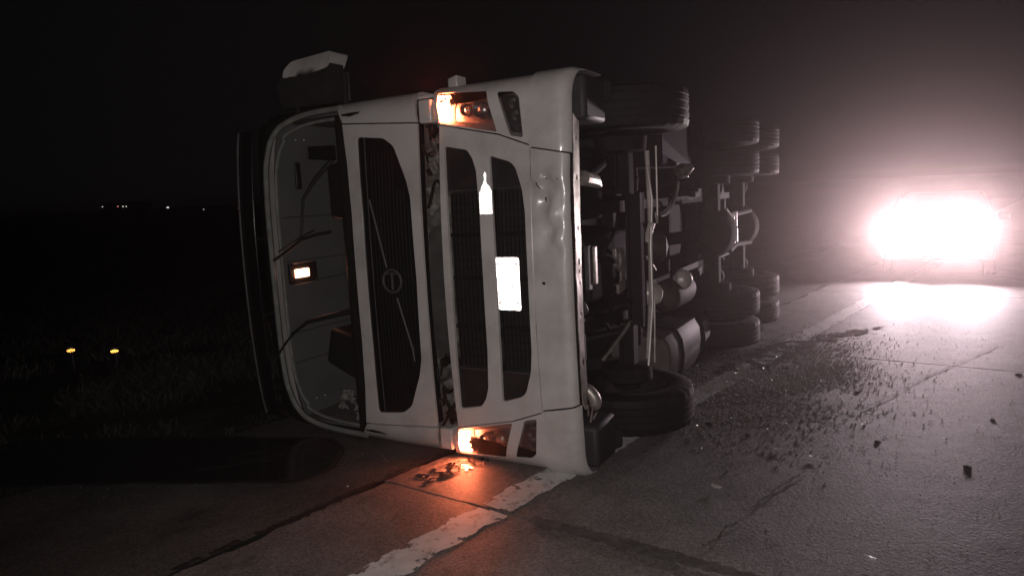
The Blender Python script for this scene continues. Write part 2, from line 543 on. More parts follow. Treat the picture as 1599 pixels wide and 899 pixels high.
# grass of the verge, real blades
gr = MB()
rg = random.Random(3)
cnt = 0
while cnt < 26000:
    d = 4.5 + 13 * rg.random() ** 1.6
    ang = radians(-52 + 50 * rg.random())
    x, y = d * sin(ang), d * cos(ang)
    v = Vector((x, y, 0)).dot(E2)
    u = Vector((x, y, 0)).dot(E1)
    if v > -5.25 + 0.3 * fbm(u, 1.7) or rg.random() > 0.35 + fbm(x * .9, y * .9): continue
    h = (0.03 + 0.07 * rg.random()) * (0.6 + min(1, max(0, (-5.1 - v) * .5)))
    a = rg.random() * 2 * pi; w = 0.004 + 0.004 * rg.random(); w *= 1 + d * .08
    lx, ly = (rg.random() - .5) * h * 1.3, (rg.random() - .5) * h * 1.3
    k = len(gr.v); z0 = -0.06
    gr.v += [(x - w * cos(a), y - w * sin(a), z0), (x + w * cos(a), y + w * sin(a), z0), (x + lx * .4 + w * .6 * cos(a), y + ly * .4 + w * .6 * sin(a), z0 + h * .6), (x + lx, y + ly, z0 + h)]
    gr.f += [(k, k + 1, k + 2), (k, k + 2, k + 3)]
    cnt += 1
struct(gr.build("grass", M['grass'], smooth=0, fix=False), "stuff")

# ------------------------------------------------------------------ the truck: axes (a rearward, h truck-up, w truck-left)
O = Vector((0.38077, 4.02621, 1.25949))
AX = Vector((0.49442, 0.86922, 0)).normalized()
HX = Vector((-0.86917, 0.49439, -0.01142))
HX = (HX - AX * HX.dot(AX)).normalized()
WX = -(HX.cross(AX)).normalized()
truck = empty("overturned_truck")
B0 = O - WX * 1.25
truck.matrix_world = Matrix(((AX.x, -WX.x, HX.x, B0.x), (AX.y, -WX.y, HX.y, B0.y), (AX.z, -WX.z, HX.z, B0.z), (0, 0, 0, 1)))
tag(truck, "overturned white lorry lying on its side with its windscreen out and orange indicators lit", "truck")
def L3(a, h, w): return (a, -(w + 1.25), h)

R_, W0_, K_ = .2, 1.08, .04
TH0 = atan(2 * K_ * W0_)
def prof(s):
    sg = 1 if s >= 0 else -1; s = abs(s)
    if s <= W0_: return sg * s, K_ * s * s
    Ln = R_ * (pi / 2 - TH0); t = s - W0_
    if t < Ln:
        th = TH0 + t / R_
        return sg * (W0_ + R_ * (sin(th) - sin(TH0))), K_ * W0_ ** 2 + R_ * (cos(TH0) - cos(th))
    return sg * (W0_ + R_ * (1 - sin(TH0))), K_ * W0_ ** 2 + R_ * cos(TH0) + (t - Ln)
def nrm2(s):
    w1, a1 = prof(s - 1e-3); w2, a2 = prof(s + 1e-3)
    dx, dy = w2 - w1, a2 - a1; l = hypot(dx, dy)
    return dy / l, -dx / l          # outward (w, a)
def front(base=lambda h: 0.0, off=0.0, disp=None):
    """surface over the cab front; depth goes inward"""
    def fn(h, s, d):
        w, a = prof(s); nw, na = nrm2(s)
        e = off - d + (disp(h, s) if disp else 0)
        return L3(a + na * e + base(h), h, w + nw * e)
    return fn
def sym(p, sg): return [(h, s * sg) for h, s in p] if sg > 0 else [(h, -s) for h, s in p][::-1]
def mir(half):
    """close an outline given for s >= 0 (running from one centre point to the other)"""
    return half + [(h, -s) for h, s in half[::-1] if abs(s) > 1e-6]

# --- front lid with the black inset
base_lid = lambda h: 0.03 + max(0, h - 1.6) * .06
seamL = [(1.80, 1.09), (1.135, 1.035)]
lid_out = mir([(1.735, 0), (1.738, .45), (1.76, .8), (1.80, 1.088), (1.135, 1.033), (1.128, .5), (1.125, 0)])
inset = roundpoly(mir([(1.638, 0), (1.642, .5), (1.662, .99), (1.42, .962), (1.338, .905), (1.238, .67), (1.209, .548), (1.194, 0)]), 0.03)
lid = sheet(front(base_lid), lid_out, [inset], 0.02, 0.07).build("front_lid", M['paint'], truck, bevel=0.005)
pane_in = [(h, s) for h, s in inset]
sheet(front(base_lid, -0.012), pane_in, [], 0.01, 0.09).build("black_panel", M['gloss_black'], lid)
# vertical ribs inside the black panel
rb = MB()
for h in [1.24 + .03 * i for i in range(11)]:
    smax = 0.5 if h < 1.26 else (.62 if h < 1.34 else .88)
    P_ = [Vector(front(base_lid, -0.010)(h, -smax + 2 * smax * i / 24, 0)) for i in range(25)]
    rb.tube(P_, 0.0015, 5)
rb.build("panel_ribs", M['black'], lid)
tr_ = MB().tube([Vector(front(base_lid, -0.008)(1.598 - .02 * (1 - (i / 10 - 1) ** 2), -1.0 + .1 * i, 0)) for i in range(21)], 0.004, 6)
tr_.build("trim_strip", M['greyplastic'], lid)
# the badge: ring, its bar, and the diagonal strip across the panel
def fp(h, s, e=0.0): return Vector(front(base_lid, e)(h, s, 0))
bc = (1.40, -0.008)
ring = [fp(bc[0] + .078 * cos(2 * pi * i / 40), bc[1] + .078 * sin(2 * pi * i / 40), 0.006) for i in range(41)]
badge = MB().tube(ring, 0.009, 8, cap=False).build("badge_ring", M['greyplastic'], lid)
bb = MB().tube([fp(bc[0], bc[1] - .06, .006), fp(bc[0], bc[1] + .06, .006)], .009, 6)
bb.tube([fp(bc[0] + .05, bc[1] + .05, .004), fp(bc[0] - .05, bc[1] + .05, .004)], .006, 6)
bb.build("badge_bar", M['greyplastic'], badge)
MB().tube([fp(1.562, .554, .002), fp(1.444, .083, .002)], .006, 6).build("diagonal_strip", M['chrome'], lid)
MB().tube([fp(1.372, -.126, .002), fp(1.273, -.484, .002), fp(1.268, -.57, .002)], [.006, .006, .004], 6).build("diagonal_strip", M['chrome'], lid)
# corner panels beside the lid
for sg in (1, -1):
    cp = sym([(1.797, 1.098), (1.95, 1.30), (1.96, 1.52), (1.22, 1.52), (1.205, 1.30), (1.16, 1.16), (1.135, 1.042)], sg)
    sheet(front(base_lid, 0.0), cp, [], 0.02, 0.05).build("corner_panel", M['paint'], truck, bevel=0.006)

# --- grille panel
slit = 0.004
A_h = [(.645, 0), (.648, .45), (.665, .70), (.69, .775), (.729, .83), (.902, .866), (.897, .5), (.888, 0)]
Bh = [(.323, 0), (.326, .43), (.341, .565), (.384, .70), (.418, .735), (.566, .784), (.556, .5), (.547, 0)]
holeA = roundpoly(mir(A_h), 0.02); holeB = roundpoly(mir(Bh), 0.02)
gp_out = mir([(.288, 0), (.284, .82), (.50, .902), (.935, .998), (.943, .5), (.946, 0)])
grille = sheet(front(), gp_out, [holeA, holeB], 0.022, 0.06).build("grille_panel", M['paint'], truck, bevel=0.008)
for hole, h0, h1 in ((holeA, .65, .90), (holeB, .33, .56)):
    sheet(front(off=-0.065), [(h, s) for h, s in hole], [], 0.006, 0.12).build("grille_backing", M['black'], grille)
    ms = MB()
    nb = 8
    for i in range(nb):
        h = h0 + (h1 - h0) * (i + .5) / nb
        seg = [s for s in [-.565 + 1.13 * q / 40 for q in range(41)] if inside(hole, h, s)]
        if len(seg) > 2:
            ms.tube([Vector(front(off=-0.045)(h, s, 0)) for s in seg], 0.0065, 5, flat=1.6)
    for s in [-.5 + .0526 * q for q in range(20)]:
        hs = [h for h in [h0 - .02 + (h1 - h0 + .04) * q / 30 for q in range(31)] if inside(hole, h, s)]
        ms.tube([Vector(front(off=-0.05)(h, s, 0)) for h in (hs[0], hs[-1])], 0.004, 5)
    ms.build("grille_mesh", M['mesh'], grille)
    for s in (-.3, .02, .3):
        hs = [h for h in [h0 - .02 + (h1 - h0 + .04) * q / 60 for q in range(61)] if inside(hole, h, s)]
        MB().tube([Vector(front(off=-0.035)(h, s, 0)) for h in (hs[0], hs[-1])], 0.014, 6).build("grille_bar", M['mesh'], grille)
    for sg in (1, -1):
        cut = [(h, s) for h, s in hole if s * sg > .6]
        hs = [h for h in [h0 - .02 + (h1 - h0 + .04) * q / 60 for q in range(61)] if inside(hole, h, .585 * sg)]
        cut = [(hs[0], .585 * sg), (hs[-1], .585 * sg)] + sorted(cut, key=lambda q: math.atan2((q[1] - .585 * sg) * sg, q[0] - (h0 + h1) / 2))
        sheet(front(off=-0.02), cut, [], 0.006, 0.08).build("grille_blank", M['black'], grille)
        MB().tube([Vector(front(off=-0.014)(h, .58 * sg, 0)) for h in (hs[0], hs[-1])], 0.0035, 6).build("grille_divider", M['greyplastic'], grille)

# --- lamp surrounds with headlamp and fog lamp openings
HL = [(1.0, 1.235), (.60, 1.19), (.512, .925), (.937, 1.012)]
SIG = [(.985, 1.222), (.868, 1.206), (.852, 1.012), (.934, 1.022)]
FOG = [(.515, 1.172), (.40, 1.158), (.352, 1.115), (.326, .872), (.416, .892)]
for sg in (1, -1):
    so = sym([(.935, 1.005), (.95, 1.05), (1.02, 1.25), (1.01, 1.42), (.98, 1.62), (.30, 1.62), (.286, 1.3), (.285, 1.0), (.282, .828), (.50, .911)], sg)
    h1 = roundpoly(sym([(1.005, 1.24), (.597, 1.195), (.506, .919), (.94, 1.008)], sg), .012)
    # the lamp opening meets the panel's left edge, so keep it inside
    h1 = roundpoly(sym([(.975, 1.232), (.597, 1.19), (.508, .921), (.93, 1.013)], sg), .012)
    h2 = roundpoly(sym(FOG, sg), .018)
    sur = sheet(front(), so, [h1, h2], 0.022, 0.04).build("lamp_surround", M['paint'], truck, bevel=0.006)
    hl = sheet(front(off=-0.10), h1, [], 0.006, 0.06).build("headlamp", M['bowl'], truck)
    # housing walls
    wl = MB()
    for i in range(len(h1)):
        a, b = h1[i], h1[(i + 1) % len(h1)]
        f0, f1 = front(off=-0.004), front(off=-0.10)
        k = len(wl.v); wl.v += [f0(*a, 0), f0(*b, 0), f1(*b, 0), f1(*a, 0)]; wl.f.append((k, k + 1, k + 2, k + 3))
    wl.build("housing", M['lampdark'], hl)
    def F(h, s, e): return Vector(front(off=e)(h, s * sg, 0))
    def shrink(p, k):
        cx = sum(q[0] for q in p) / len(p); cy = sum(q[1] for q in p) / len(p)
        return [(cx + (x - cx) * k, cy + (y - cy) * k) for x, y in p]
    inner = roundpoly(sym(shrink([(.84, 1.19), (.61, 1.168), (.535, .965), (.84, 1.02)], .96), sg), .02)
    bez = sheet(front(off=-0.035), h1, [inner, roundpoly(sym(shrink(SIG, .93), sg), .012)], 0.01, 0.05).build("bezel", M['bezel'], hl)
    nrm = (F(.7, 1.08, 0) - F(.7, 1.08, -1)).normalized()
    for hc, s_c, r in ((.655, 1.09, .058), (.765, 1.10, .04)):
        c = F(hc, s_c, -0.085)
        MB().lathe(c, nrm, [(r * .55, 0), (r * .8, .012), (r, .04), (r * 1.06, .04), (r * 1.06, .0)], 28).build("lamp_reflector", M['reflector'], hl)
        MB().lathe(c + nrm * .004, nrm, [(r * .6, 0), (r * .55, .016), (r * .35, .026), (0.001, .03)], 24).build("projector_lens", M['chrome'], hl)
    sgl = sheet(front(off=-0.007), roundpoly(sym(shrink(SIG, .92), sg), .012), [], 0.012, 0.05).build("turn_signal", M['signal'], hl)
    sheet(front(off=-0.004), h1, [], 0.003, 0.05).build("lens", M['lens'], hl)
    fg = sheet(front(off=-0.06), h2, [], 0.006, 0.06).build("fog_lamp", M['lampdark'], truck)
    wl = MB()
    for i in range(len(h2)):
        a, b = h2[i], h2[(i + 1) % len(h2)]
        f0, f1 = front(off=-0.004), front(off=-0.06)
        k = len(wl.v); wl.v += [f0(*a, 0), f0(*b, 0), f1(*b, 0), f1(*a, 0)]; wl.f.append((k, k + 1, k + 2, k + 3))
    wl.build("housing", M['lampdark'], fg)
    sheet(front(off=-0.012), h2, [roundpoly(sym(shrink(FOG, .84), sg), .015)], 0.008, 0.05).build("bezel", M['bezel'], fg)
    nrm = (F(.40, 1.0, 0) - F(.40, 1.0, -1)).normalized()
    for hc, s_c, r in ((.405, 1.09, .03), (.385, 1.01, .03), (.37, .94, .024)):
        c = F(hc, s_c, -0.05)
        MB().lathe(c, nrm, [(r * .5, 0), (r, .022), (r * 1.08, .022), (r * 1.08, 0)], 20).build("led_reflector", M['reflector'], fg)
    sheet(front(off=-0.005), h2, [], 0.003, 0.05).build("lens", M['lens'], fg)
    # painted bracket behind the indicator and little bracket on the flank
    MB().box(L3(.10, 1.045, 1.10 * sg), (.12, .15, .10)).build("lamp_bracket", M['paint'], truck, bevel=.012)
    MB().box(L3(.26, .93, 1.285 * sg), (.12, .09 , .085), taper=.7).build("flank_bracket", M['greyplastic'] if sg < 0 else M['paint'], truck, bevel=.01)

# --- bumper: dented centre section and two corner sections
def bump_base(hp):
    r, c = .055, .10
    if hp >= c: return hp, 0.0
    t = (c - hp) / r
    if t < pi / 2: return c - r * sin(t), r * (1 - cos(t))
    return c - r, r + (c - hp - r * pi / 2)
dents = [(.19, .625, .035, .05, -.020), (.225, .585, .03, .05, .010), (.14, .585, .025, .03, -.014), (.20, .49, .045, .06, -.028), (.15, .40, .03, .07, .014),
         (.155, .33, .05, .05, -.022), (.12, .26, .035, .06, .016), (.18, .24, .05, .09, -.014), (.12, .20, .03, .04, -.016), (.09, .50, .03, .12, -.012), (.15, .75, .05, .06, -.006), (.2, -.016, .02, .02, -.006)]
def dent(h, s):
    e = 0.0
    for dh, ds, sh_, ss_, am in dents:
        e += 1.25 * am * math.exp(-((h - dh) / sh_) ** 2 - ((s - ds) / ss_) ** 2)
    k = math.exp(-((s - .42) / .24) ** 2)
    return e + k * 0.006 * fbm(h * 14, s * 9, 1, 3)
def bumper_fn(off, dd=True):
    def fn(hp, s, d):
        h, da = bump_base(hp)
        w, a = prof(s); nw, na = nrm2(s)
        e = off - d + (dent(h, s) if dd else 0)
        if hp < .10:
            t = min((.10 - hp) / .055, pi / 2)
            return L3(a + da + na * e * cos(t), h - e * sin(t), w + nw * e * cos(t))
        return L3(a + na * e + da, h, w + nw * e)
    return fn
hole_b = [(.218 + .012 * cos(q * pi / 5), -.002 + .010 * sin(q * pi / 5)) for q in range(10)]
tear1 = [(.243, .606), (.232, .585), (.214, .562), (.218, .560), (.238, .580), (.248, .604)]
tear2 = [(.204, .512), (.192, .513), (.194, .495), (.199, .478), (.203, .494)]
tear3 = [(.192, .640), (.187, .628), (.189, .608), (.195, .622)]
tear4 = [(.118, .628), (.108, .613), (.097, .602), (.105, .618)]
bo = mir([(.281, 0), (.277, .806), (.06, .762), (.015, .755), (.012, 0)])
bump = sheet(bumper_fn(0.0), bo, [hole_b, tear1, tear2, tear3, tear4], 0.006, 0.022).build("bumper", M['paint'], truck, smooth=60)
for sg in (1, -1):
    co = sym([(.279, .814), (.287, 1.0), (.289, 1.3), (.30, 1.75), (.06, 1.75), (.012, 1.3), (.012, .763), (.06, .770)], sg)
    sheet(bumper_fn(0.014, False), co, [], 0.012, 0.04).build("bumper_corner", M['paint'], truck, smooth=50, bevel=.004)
MB().lathe(L3(.02, .218, -.002), (1, 0, 0), [(.001, 0), (.02, 0), (.02, .05), (.001, .05)], 14).build("tow_eye_socket", M['black'], bump)

# --- number plate and a bottle-shaped patch made of corner-cube sheeting
def retro_mb(inside_fn, x0, x1, y0, y1, Lc, fn):
    """tiny cube-corner prisms opening toward the front, as in reflective film"""
    mb = MB(); hh = Lc * sqrt(3) / 2; dep = Lc / sqrt(6)
    rows = int((y1 - y0) / hh) + 1; cols = int((x1 - x0) / Lc) + 2
    for r in range(rows):
        for c in range(-1, cols):
            ox = x0 + c * Lc + (r % 2) * Lc / 2; oy = y0 + r * hh
            for tri in (((ox, oy), (ox + Lc, oy), (ox + Lc / 2, oy + hh)), ((ox + Lc, oy), (ox + 1.5 * Lc, oy + hh), (ox + Lc / 2, oy + hh))):
                cx = sum(q[0] for q in tri) / 3; cy = sum(q[1] for q in tri) / 3
                if not inside_fn(cx, cy): continue
                k = len(mb.v)
                mb.v += [tuple(fn(q[0], q[1], 0)) for q in tri] + [tuple(fn(cx, cy, dep))]
                mb.f += [(k, k + 1, k + 3), (k + 1, k + 2, k + 3), (k + 2, k, k + 3)]
    return mb
pl_out = roundpoly([(.378, .157), (.54, .157), (.535, -.172), (.378, -.172)], .012)
plate = sheet(front(off=0.006), pl_out, [], 0.006, 0.06).build("number_plate", M['scrap'], truck)
retro_mb(lambda x, y: inside(pl_out, x, y), .37, .55, -.18, .17, .008, front(off=0.0125)).build("reflective_face", M['retro'], plate, smooth=0, fix=False)
for h, s in ((.395, .115), (.395, -.125), (.522, .115), (.522, -.125)):
    MB().lathe(front(off=0.012)(h, s, 0), (-1, 0, 0), [(.006, -.01), (.006, .004), (.002, .006)], 10).build("bolt", M['steel'], plate)
for h, s, dh, ds in ((.455, .03, .004, .018), (.47, .03, .012, .004), (.452, -.03, .004, .012), (.425, -.02, .004, .02), (.43, -.1, .003, .01)):
    MB().box(front(off=0.0145)(h, s, 0), (.001, ds, dh)).build("plate_mark", M['greyplastic'], plate)
st_out = [(.552, .432), (.557, .427), (.640, .427), (.645, .434), (.645, .565), (.636, .567), (.622, .60), (.611, .615), (.604, .64), (.609, .66), (.603, .675), (.598, .69), (.594, .676), (.588, .66), (.594, .64), (.588, .612), (.566, .592), (.553, .57)]
patch = sheet(front(off=0.003), st_out, [], 0.002, 0.05).build("reflective_patch", M['scrap'], grille)
retro_mb(lambda x, y: inside(st_out, x, y), .54, .66, .42, .70, .006, front(off=0.0062)).build("reflective_face", M['retro'], patch, smooth=0, fix=False)

# --- the gap between lid and grille: bare works behind a missing flap
gapb = MB()
for i in range(24):
    s0, s1 = -1.2 + .1 * i, -1.1 + .1 * i
    w0, a0 = prof(s0); w1, a1 = prof(s1)
    k = len(gapb.v)
    for (w, a) in ((w0, a0), (w1, a1)):
        for h in (.90, 1.18): gapb.v.append(L3(a + .17, h, w))
    gapb.f.append((k, k + 1, k + 3, k + 2))
gapb.build("step_well", M['mottle'], truck)
mid = roundpoly([(.965, .34), (1.095, .34), (1.11, .2), (1.11, -.5), (.975, -.52)], .05)
sheet(front(off=-.07), mid, [], .012, .08).build("centre_cover", M['greyplastic'], truck, bevel=.004)
rg = random.Random(11)
for i in range(26):
    s = rg.choice((1, -1)) * rg.uniform(.42, 1.05) if i > 3 else rg.uniform(-.6, .4)
    if -.55 < s < .36: continue
    w, a = prof(s); h = rg.uniform(.96, 1.11)
    Rm = Matrix.Rotation(rg.uniform(-.6, .6), 3, 'X') @ Matrix.Rotation(rg.uniform(-.5, .5), 3, 'Z')
    m = rg.choice((M['mottle'], M['grime'], M['rag'], M['black'], M['chassis']))
    MB().box(L3(a + rg.uniform(.07, .14), h, w), (rg.uniform(.02, .07), rg.uniform(.04, .14), rg.uniform(.02, .08)), Rm).build("bracket", m, truck, bevel=.008)
for i in range(9):
    s = rg.choice((1, -1)) * rg.uniform(.5, 1.0); w, a = prof(s)
    P_ = []
    for k in range(9):
        t = k / 8
        P_.append(L3(a + .08 + .03 * sin(t * 5 + i), 0.97 + .13 * t + .02 * sin(i * 3 + t * 6), w + .10 * sin(t * 4 + i * 2.1)))
    MB().tube(P_, .008 + .006 * rg.random(), 8).build("hose", M['black'] if i % 2 else M['grime'], truck)
for s in (.8, -.72, -.9):
    w, a = prof(s)
    MB().lathe(L3(a + .13, 1.04, w), (-1, 0, .1), [(.05, 0), (.05, .04), (.035, .06), (.001, .062)], 20).build("filler_cap", M['mottle'], truck)

# --- windscreen opening, pillars, visor, roof
slope = lambda h: .03 + .04 * max(0, h - 1.7)
rim_h = [(1.86, 1.235), (2.10, 1.235), (2.28, 1.21), (2.45, 1.14), (2.56, 1.03), (2.615, .86), (2.622, .6), (2.615, .3), (2.612, 0)]
rim_full = rim_h + [(h, -s) for h, s in rim_h[::-1][1:]]
rp = []
for i in range(len(rim_full) - 1):
    for t in range(6):
        a, b = Vector(rim_full[i]), Vector(rim_full[i + 1])
        rp.append(a.lerp(b, t / 6))
rp.append(Vector(rim_full[-1]))
for _ in range(3):
    rp = [rp[0]] + [(rp[i - 1] + rp[i] * 2 + rp[i + 1]) / 4 for i in range(1, len(rp) - 1)] + [rp[-1]]
fs_ = front(slope, 0.0)
MB().tube([Vector(fs_(q.x, q.y, 0)) for q in rp], .019, 8, flat=1.1).build("windscreen_flange", M['rimgrey'], truck)
MB().tube([Vector(front(slope, -.05)(q.x - .055 * (1 if abs(q.y) < 1.1 else .3), q.y * .955, 0)) for q in rp], .012, 6).build("inner_seal", M['rimgrey'], truck)
# black pillar skin between flange and flank
inner_hole = [(q.x, q.y) for q in rp] + [(1.80, -1.235), (1.80, 1.235)]
pillar_out = roundpoly([(1.775, 1.30), (1.95, 1.52), (2.55, 1.52), (2.84, 1.15), (2.85, 0), (2.84, -1.15), (2.55, -1.52), (1.95, -1.52), (1.775, -1.30)], .04)
def pil_fn(h, s, d):
    b = slope(h) + (.55 * max(0, h - 2.64))
    w, a = prof(s); nw, na = nrm2(s)
    return L3(a + na * (-.012 - d) + b, h, w + nw * (-.012 - d))
sheet(pil_fn, pillar_out, [[(h, s) for h, s in inner_hole]], 0.02, 0.07).build("windscreen_surround", M['black'], truck)
# outside sun visor along the roof edge
vz = MB()
for i in range(25):
    s = -1.12 + 2.24 * i / 24; w, a = prof(s)
    for hh, aa in ((2.68, -.02), (2.87, .02), (2.87, .035), (2.68, -.005)): vz.v.append(L3(a + aa, hh - .03 * (s / 1.15) ** 4, w))
for i in range(24):
    for j in range(4):
        q = 4 * i + j; r = 4 * i + (j + 1) % 4
        vz.f.append((q, r, r + 4, q + 4))
vz.f += [(0, 1, 2, 3), (99, 98, 97, 96)]
vis = vz.build("outside_visor", M['gloss_black'], truck, bevel=.004)
MB().tube([L3(prof(-1.12 + .112 * i)[1] + .012, 2.875 - .03 * ((-1.12 + .112 * i) / 1.15) ** 4, prof(-1.12 + .112 * i)[0]) for i in range(21)], .009, 6).build("visor_edge", M['greyplastic'], vis)
for s in (-.9, -.3, .3, .9):
    w, a = prof(s)
    MB().tube([L3(a + .02, 2.70, w), L3(a + .2, 2.74, w)], .012, 6).build("visor_stay", M['black'], vis)
# shell: flanks, roof, back, floor
for sg in (1, -1):
    w = 1.235 * sg
    flank = [(.25, 1.0), (.34, 1.0), (.42, .8), (.75, .72), (1.8, .72), (1.8, 2.75), (1.6, 2.85), (.62, 2.85), (.34, 2.6), (.30, 1.95), (.25, 1.75)]
    win = roundpoly([(.48, 1.85), (1.25, 1.80), (1.25, 2.5), (.60, 2.5)], .06)
    fl = sheet(lambda a, h, d, w=w, sg=sg: L3(a, h, w - sg * d), flank, [win], .02, .15).build("cab_side", M['paint'], truck, bevel=.006)
    sheet(lambda a, h, d, w=w, sg=sg: L3(a, h, w - sg * (d + .008)), win, [], .006, .2).build("side_window", M['carglass'], fl)
    dr = MB()
    for p_, q_ in (((.42, .82), (.42, 1.8)), ((.42, 1.8), (.55, 2.6)), ((.55, 2.6), (1.32, 2.6)), ((1.32, 2.6), (1.32, .82)), ((1.32, .82), (.42, .82))):
        dr.tube([L3(p_[0], p_[1], w), L3(q_[0], q_[1], w)], .005, 5)
    dr.build("door_seam", M['black'], fl)
    MB().box(L3(1.2, 1.55, w + .02 * sg), (.16, .03, .05)).build("door_handle", M['black'], fl, bevel=.01)
rf = MB()
sec = [(-1.225, 2.75), (-1.15, 2.86), (-1.0, 2.90), (0, 2.93), (1.0, 2.90), (1.15, 2.86), (1.225, 2.75)]
for a in (.30, .45, .8, 1.8):
    for w, h in sec: rf.v.append(L3(a, h - (.05 if a == .30 else 0), w))
    for w, h in sec: rf.v.append(L3(a, h - .03 - (.05 if a == .30 else 0), w))
for i in range(3):
    for j in range(6):
        for o_ in (0, 7):
            a = 14 * i + j + o_; rf.f.append((a, a + 1, a + 15, a + 14))
rf.build("roof", M['paint'], truck, bevel=0)
MB().box(L3(1.81, 1.8, 0), (.03, 2.42, 2.1)).build("back_wall", M['paint'], truck, bevel=.02)
MB().box(L3(1.05, 1.0, 0), (1.5, 2.40, .05)).build("cab_floor", M['chassis'], truck)
# interior
head = MB()
for i in range(13):
    w = -1.2 + .2 * i
    for a, h in ((.16, 2.63), (.24, 2.715), (.9, 2.73), (1.75, 2.73)):
        head.v.append(L3(a + .04 * (w / 1.2) ** 2, h - .09 * (abs(w) / 1.2) ** 6, w))
for i in range(12):
    for j in range(3):
        q = 4 * i + j; head.f.append((q, q + 1, q + 5, q + 4))
hd = head.build("headliner", M['liner'], truck)
MB().box(L3(1.78, 1.85, 0), (.02, 2.38, 1.75)).build("rear_trim", M['liner'], truck)
for sg in (1, -1):
    MB().box(L3(1.0, 2.3, 1.20 * sg), (1.5, .02, .9)).build("side_trim", M['liner'], truck)
dl = MB().box(L3(.455, 2.70, -.012), (.30, .17, .035)).build("cab_lamp", M['black'], truck, bevel=.008)
MB().box(L3(.425, 2.678, -.012), (.15, .07, .016)).build("lamp_lens", M['dome'], dl, bevel=.006)
for w in (-.10, .076):
    MB().tube([L3(.33, 2.675, w), L3(.58, 2.675, w)], .006, 6).build("lamp_frame", M['chrome'], dl)
MB().box(L3(.78, 2.70, 1.0), (.34, .16, .03)).build("sun_visor", M['black'], truck, bevel=.01)
MB().box(L3(.50, 2.705, .785), (.06, .22, .025)).build("grab_handle", M['black'], truck, bevel=.01)
for a, w in ((.467, 1.085), (.557, 1.089), (.444, -1.099), (.54, -1.105)):
    MB().lathe(L3(a, 2.66, w * .985), (-.6, 0, -.8), [(.011, 0), (.011, .008), (.006, .013), (.001, .014)], 12).build("visor_clip", M['chrome'], truck)
for s in (-.09, .09, .45, -.5, -.75):
    MB().tube([L3(.3, 2.705, s * 1.0), L3(1.7, 2.725, s)], .003, 5).build("liner_seam", M['black'], truck)
dash = [(.10, 1.74), (.12, 1.90), (.20, 1.955), (.42, 1.98), (.62, 1.92), (.70, 1.75), (.60, 1.4), (.10, 1.4)]
db = MB()
for w in (-1.17, 1.17):
    for a, h in dash: db.v.append(L3(a, h, w))
n = len(dash)
db.f += [tuple(range(n)), tuple(range(2 * n - 1, n - 1, -1))] + [(i, (i + 1) % n, n + (i + 1) % n, n + i) for i in range(n)]
dsh = db.build("dashboard", M['black'], truck, bevel=.02)
MB().box(L3(.36, 2.0, .63), (.34, .46, .22), taper=.85).build("instrument_hood", M['black'], dsh, bevel=.03)
MB().box(L3(.40, 2.12, -.62), (.30, .36, .40), Matrix.Rotation(.25, 3, 'X'), taper=.8).build("fallen_console", M['black'], truck, bevel=.03)
swc = Vector(L3(.78, 2.02, .63)); swn = Vector((.8, 0, .6)).normalized()
u_ = swn.cross(Vector((0, 1, 0))).normalized(); v_ = swn.cross(u_)
sw = MB().tube([swc + u_ * .23 * cos(2 * pi * i / 32) + v_ * .23 * sin(2 * pi * i / 32) for i in range(33)], .017, 8, cap=False)
for q in (0, 2.1, 4.2): sw.tube([swc, swc + u_ * .23 * cos(q) + v_ * .23 * sin(q)], .014, 6)
sw.build("steering_wheel", M['black'], truck)
for w in (.63, -.63):
    st = MB().box(L3(1.25, 1.62, w), (.50, .50, .16)).build("seat", M['seat'], truck, bevel=.05)
    MB().box(L3(1.52, 2.0, w), (.14, .48, .70), Matrix.Rotation(.12, 3, 'Y'), taper=.85).build("seat_back", M['seat'], st, bevel=.05)
    MB().box(L3(1.58, 2.45, w), (.10, .26, .18)).build("headrest", M['seat'], st, bevel=.04)
rg = random.Random(5)
for a, h, w, sz in ((.35, 2.20, -1.0, .12), (.30, 2.06, -1.06, .10), (.45, 2.32, -1.03, .14), (.25, 2.0, -1.12, .09), (.5, 2.42, -1.13, .12)):
    rgm = MB(); m_ = 8
    for i in range(m_ + 1):
        for j in range(m_ + 1):
            x, y = (i / m_ - .5) * sz, (j / m_ - .5) * sz * .7
            rgm.v.append(tuple(Vector(L3(a, h, w)) + Vector((.05 * fbm(x * 14, y * 14, a * 9), y + .03 * fbm(x * 11, y * 11, h), x))))
    for i in range(m_):
        for j in range(m_):
            q = i * (m_ + 1) + j; rgm.f.append((q, q + 1, q + m_ + 2, q + m_ + 1))
    rgm.build("torn_lining", M['rag'], truck)
# wipers
wp = MB().tube([L3(.02, 1.86, .845), L3(-.035, 1.98, .72), L3(-.045, 2.103, .587), L3(-.045, 2.157, .308)], [.018, .016, .011, .009], 8).build("wiper", M['black'], truck)
MB().tube([L3(-.03, 2.481, .142), L3(-.045, 2.30, .215), L3(-.045, 2.157, .295), L3(-.045, 2.0, .33), L3(-.03, 1.875, .345)], .011, 6).build("wiper_blade", M['black'], wp)
MB().tube([L3(-.03, 2.42, .205), L3(-.06, 2.30, .245), L3(-.06, 2.157, .31), L3(-.05, 2.02, .36)], .006, 6).build("wiper_bow", M['black'], wp)
wp = MB().tube([L3(.02, 1.797, -.23), L3(-.04, 2.0, -.275), L3(-.045, 2.175, -.317), L3(-.045, 2.356, -.424)], [.02, .018, .014, .011], 8).build("wiper", M['black'], truck)
MB().tube([L3(-.03, 2.32, -.40), L3(-.045, 2.40, -.47), L3(-.045, 2.47, -.54), L3(-.045, 2.581, -.652), L3(-.03, 2.622, -.80)], .010, 6).build("wiper_blade", M['black'], wp)

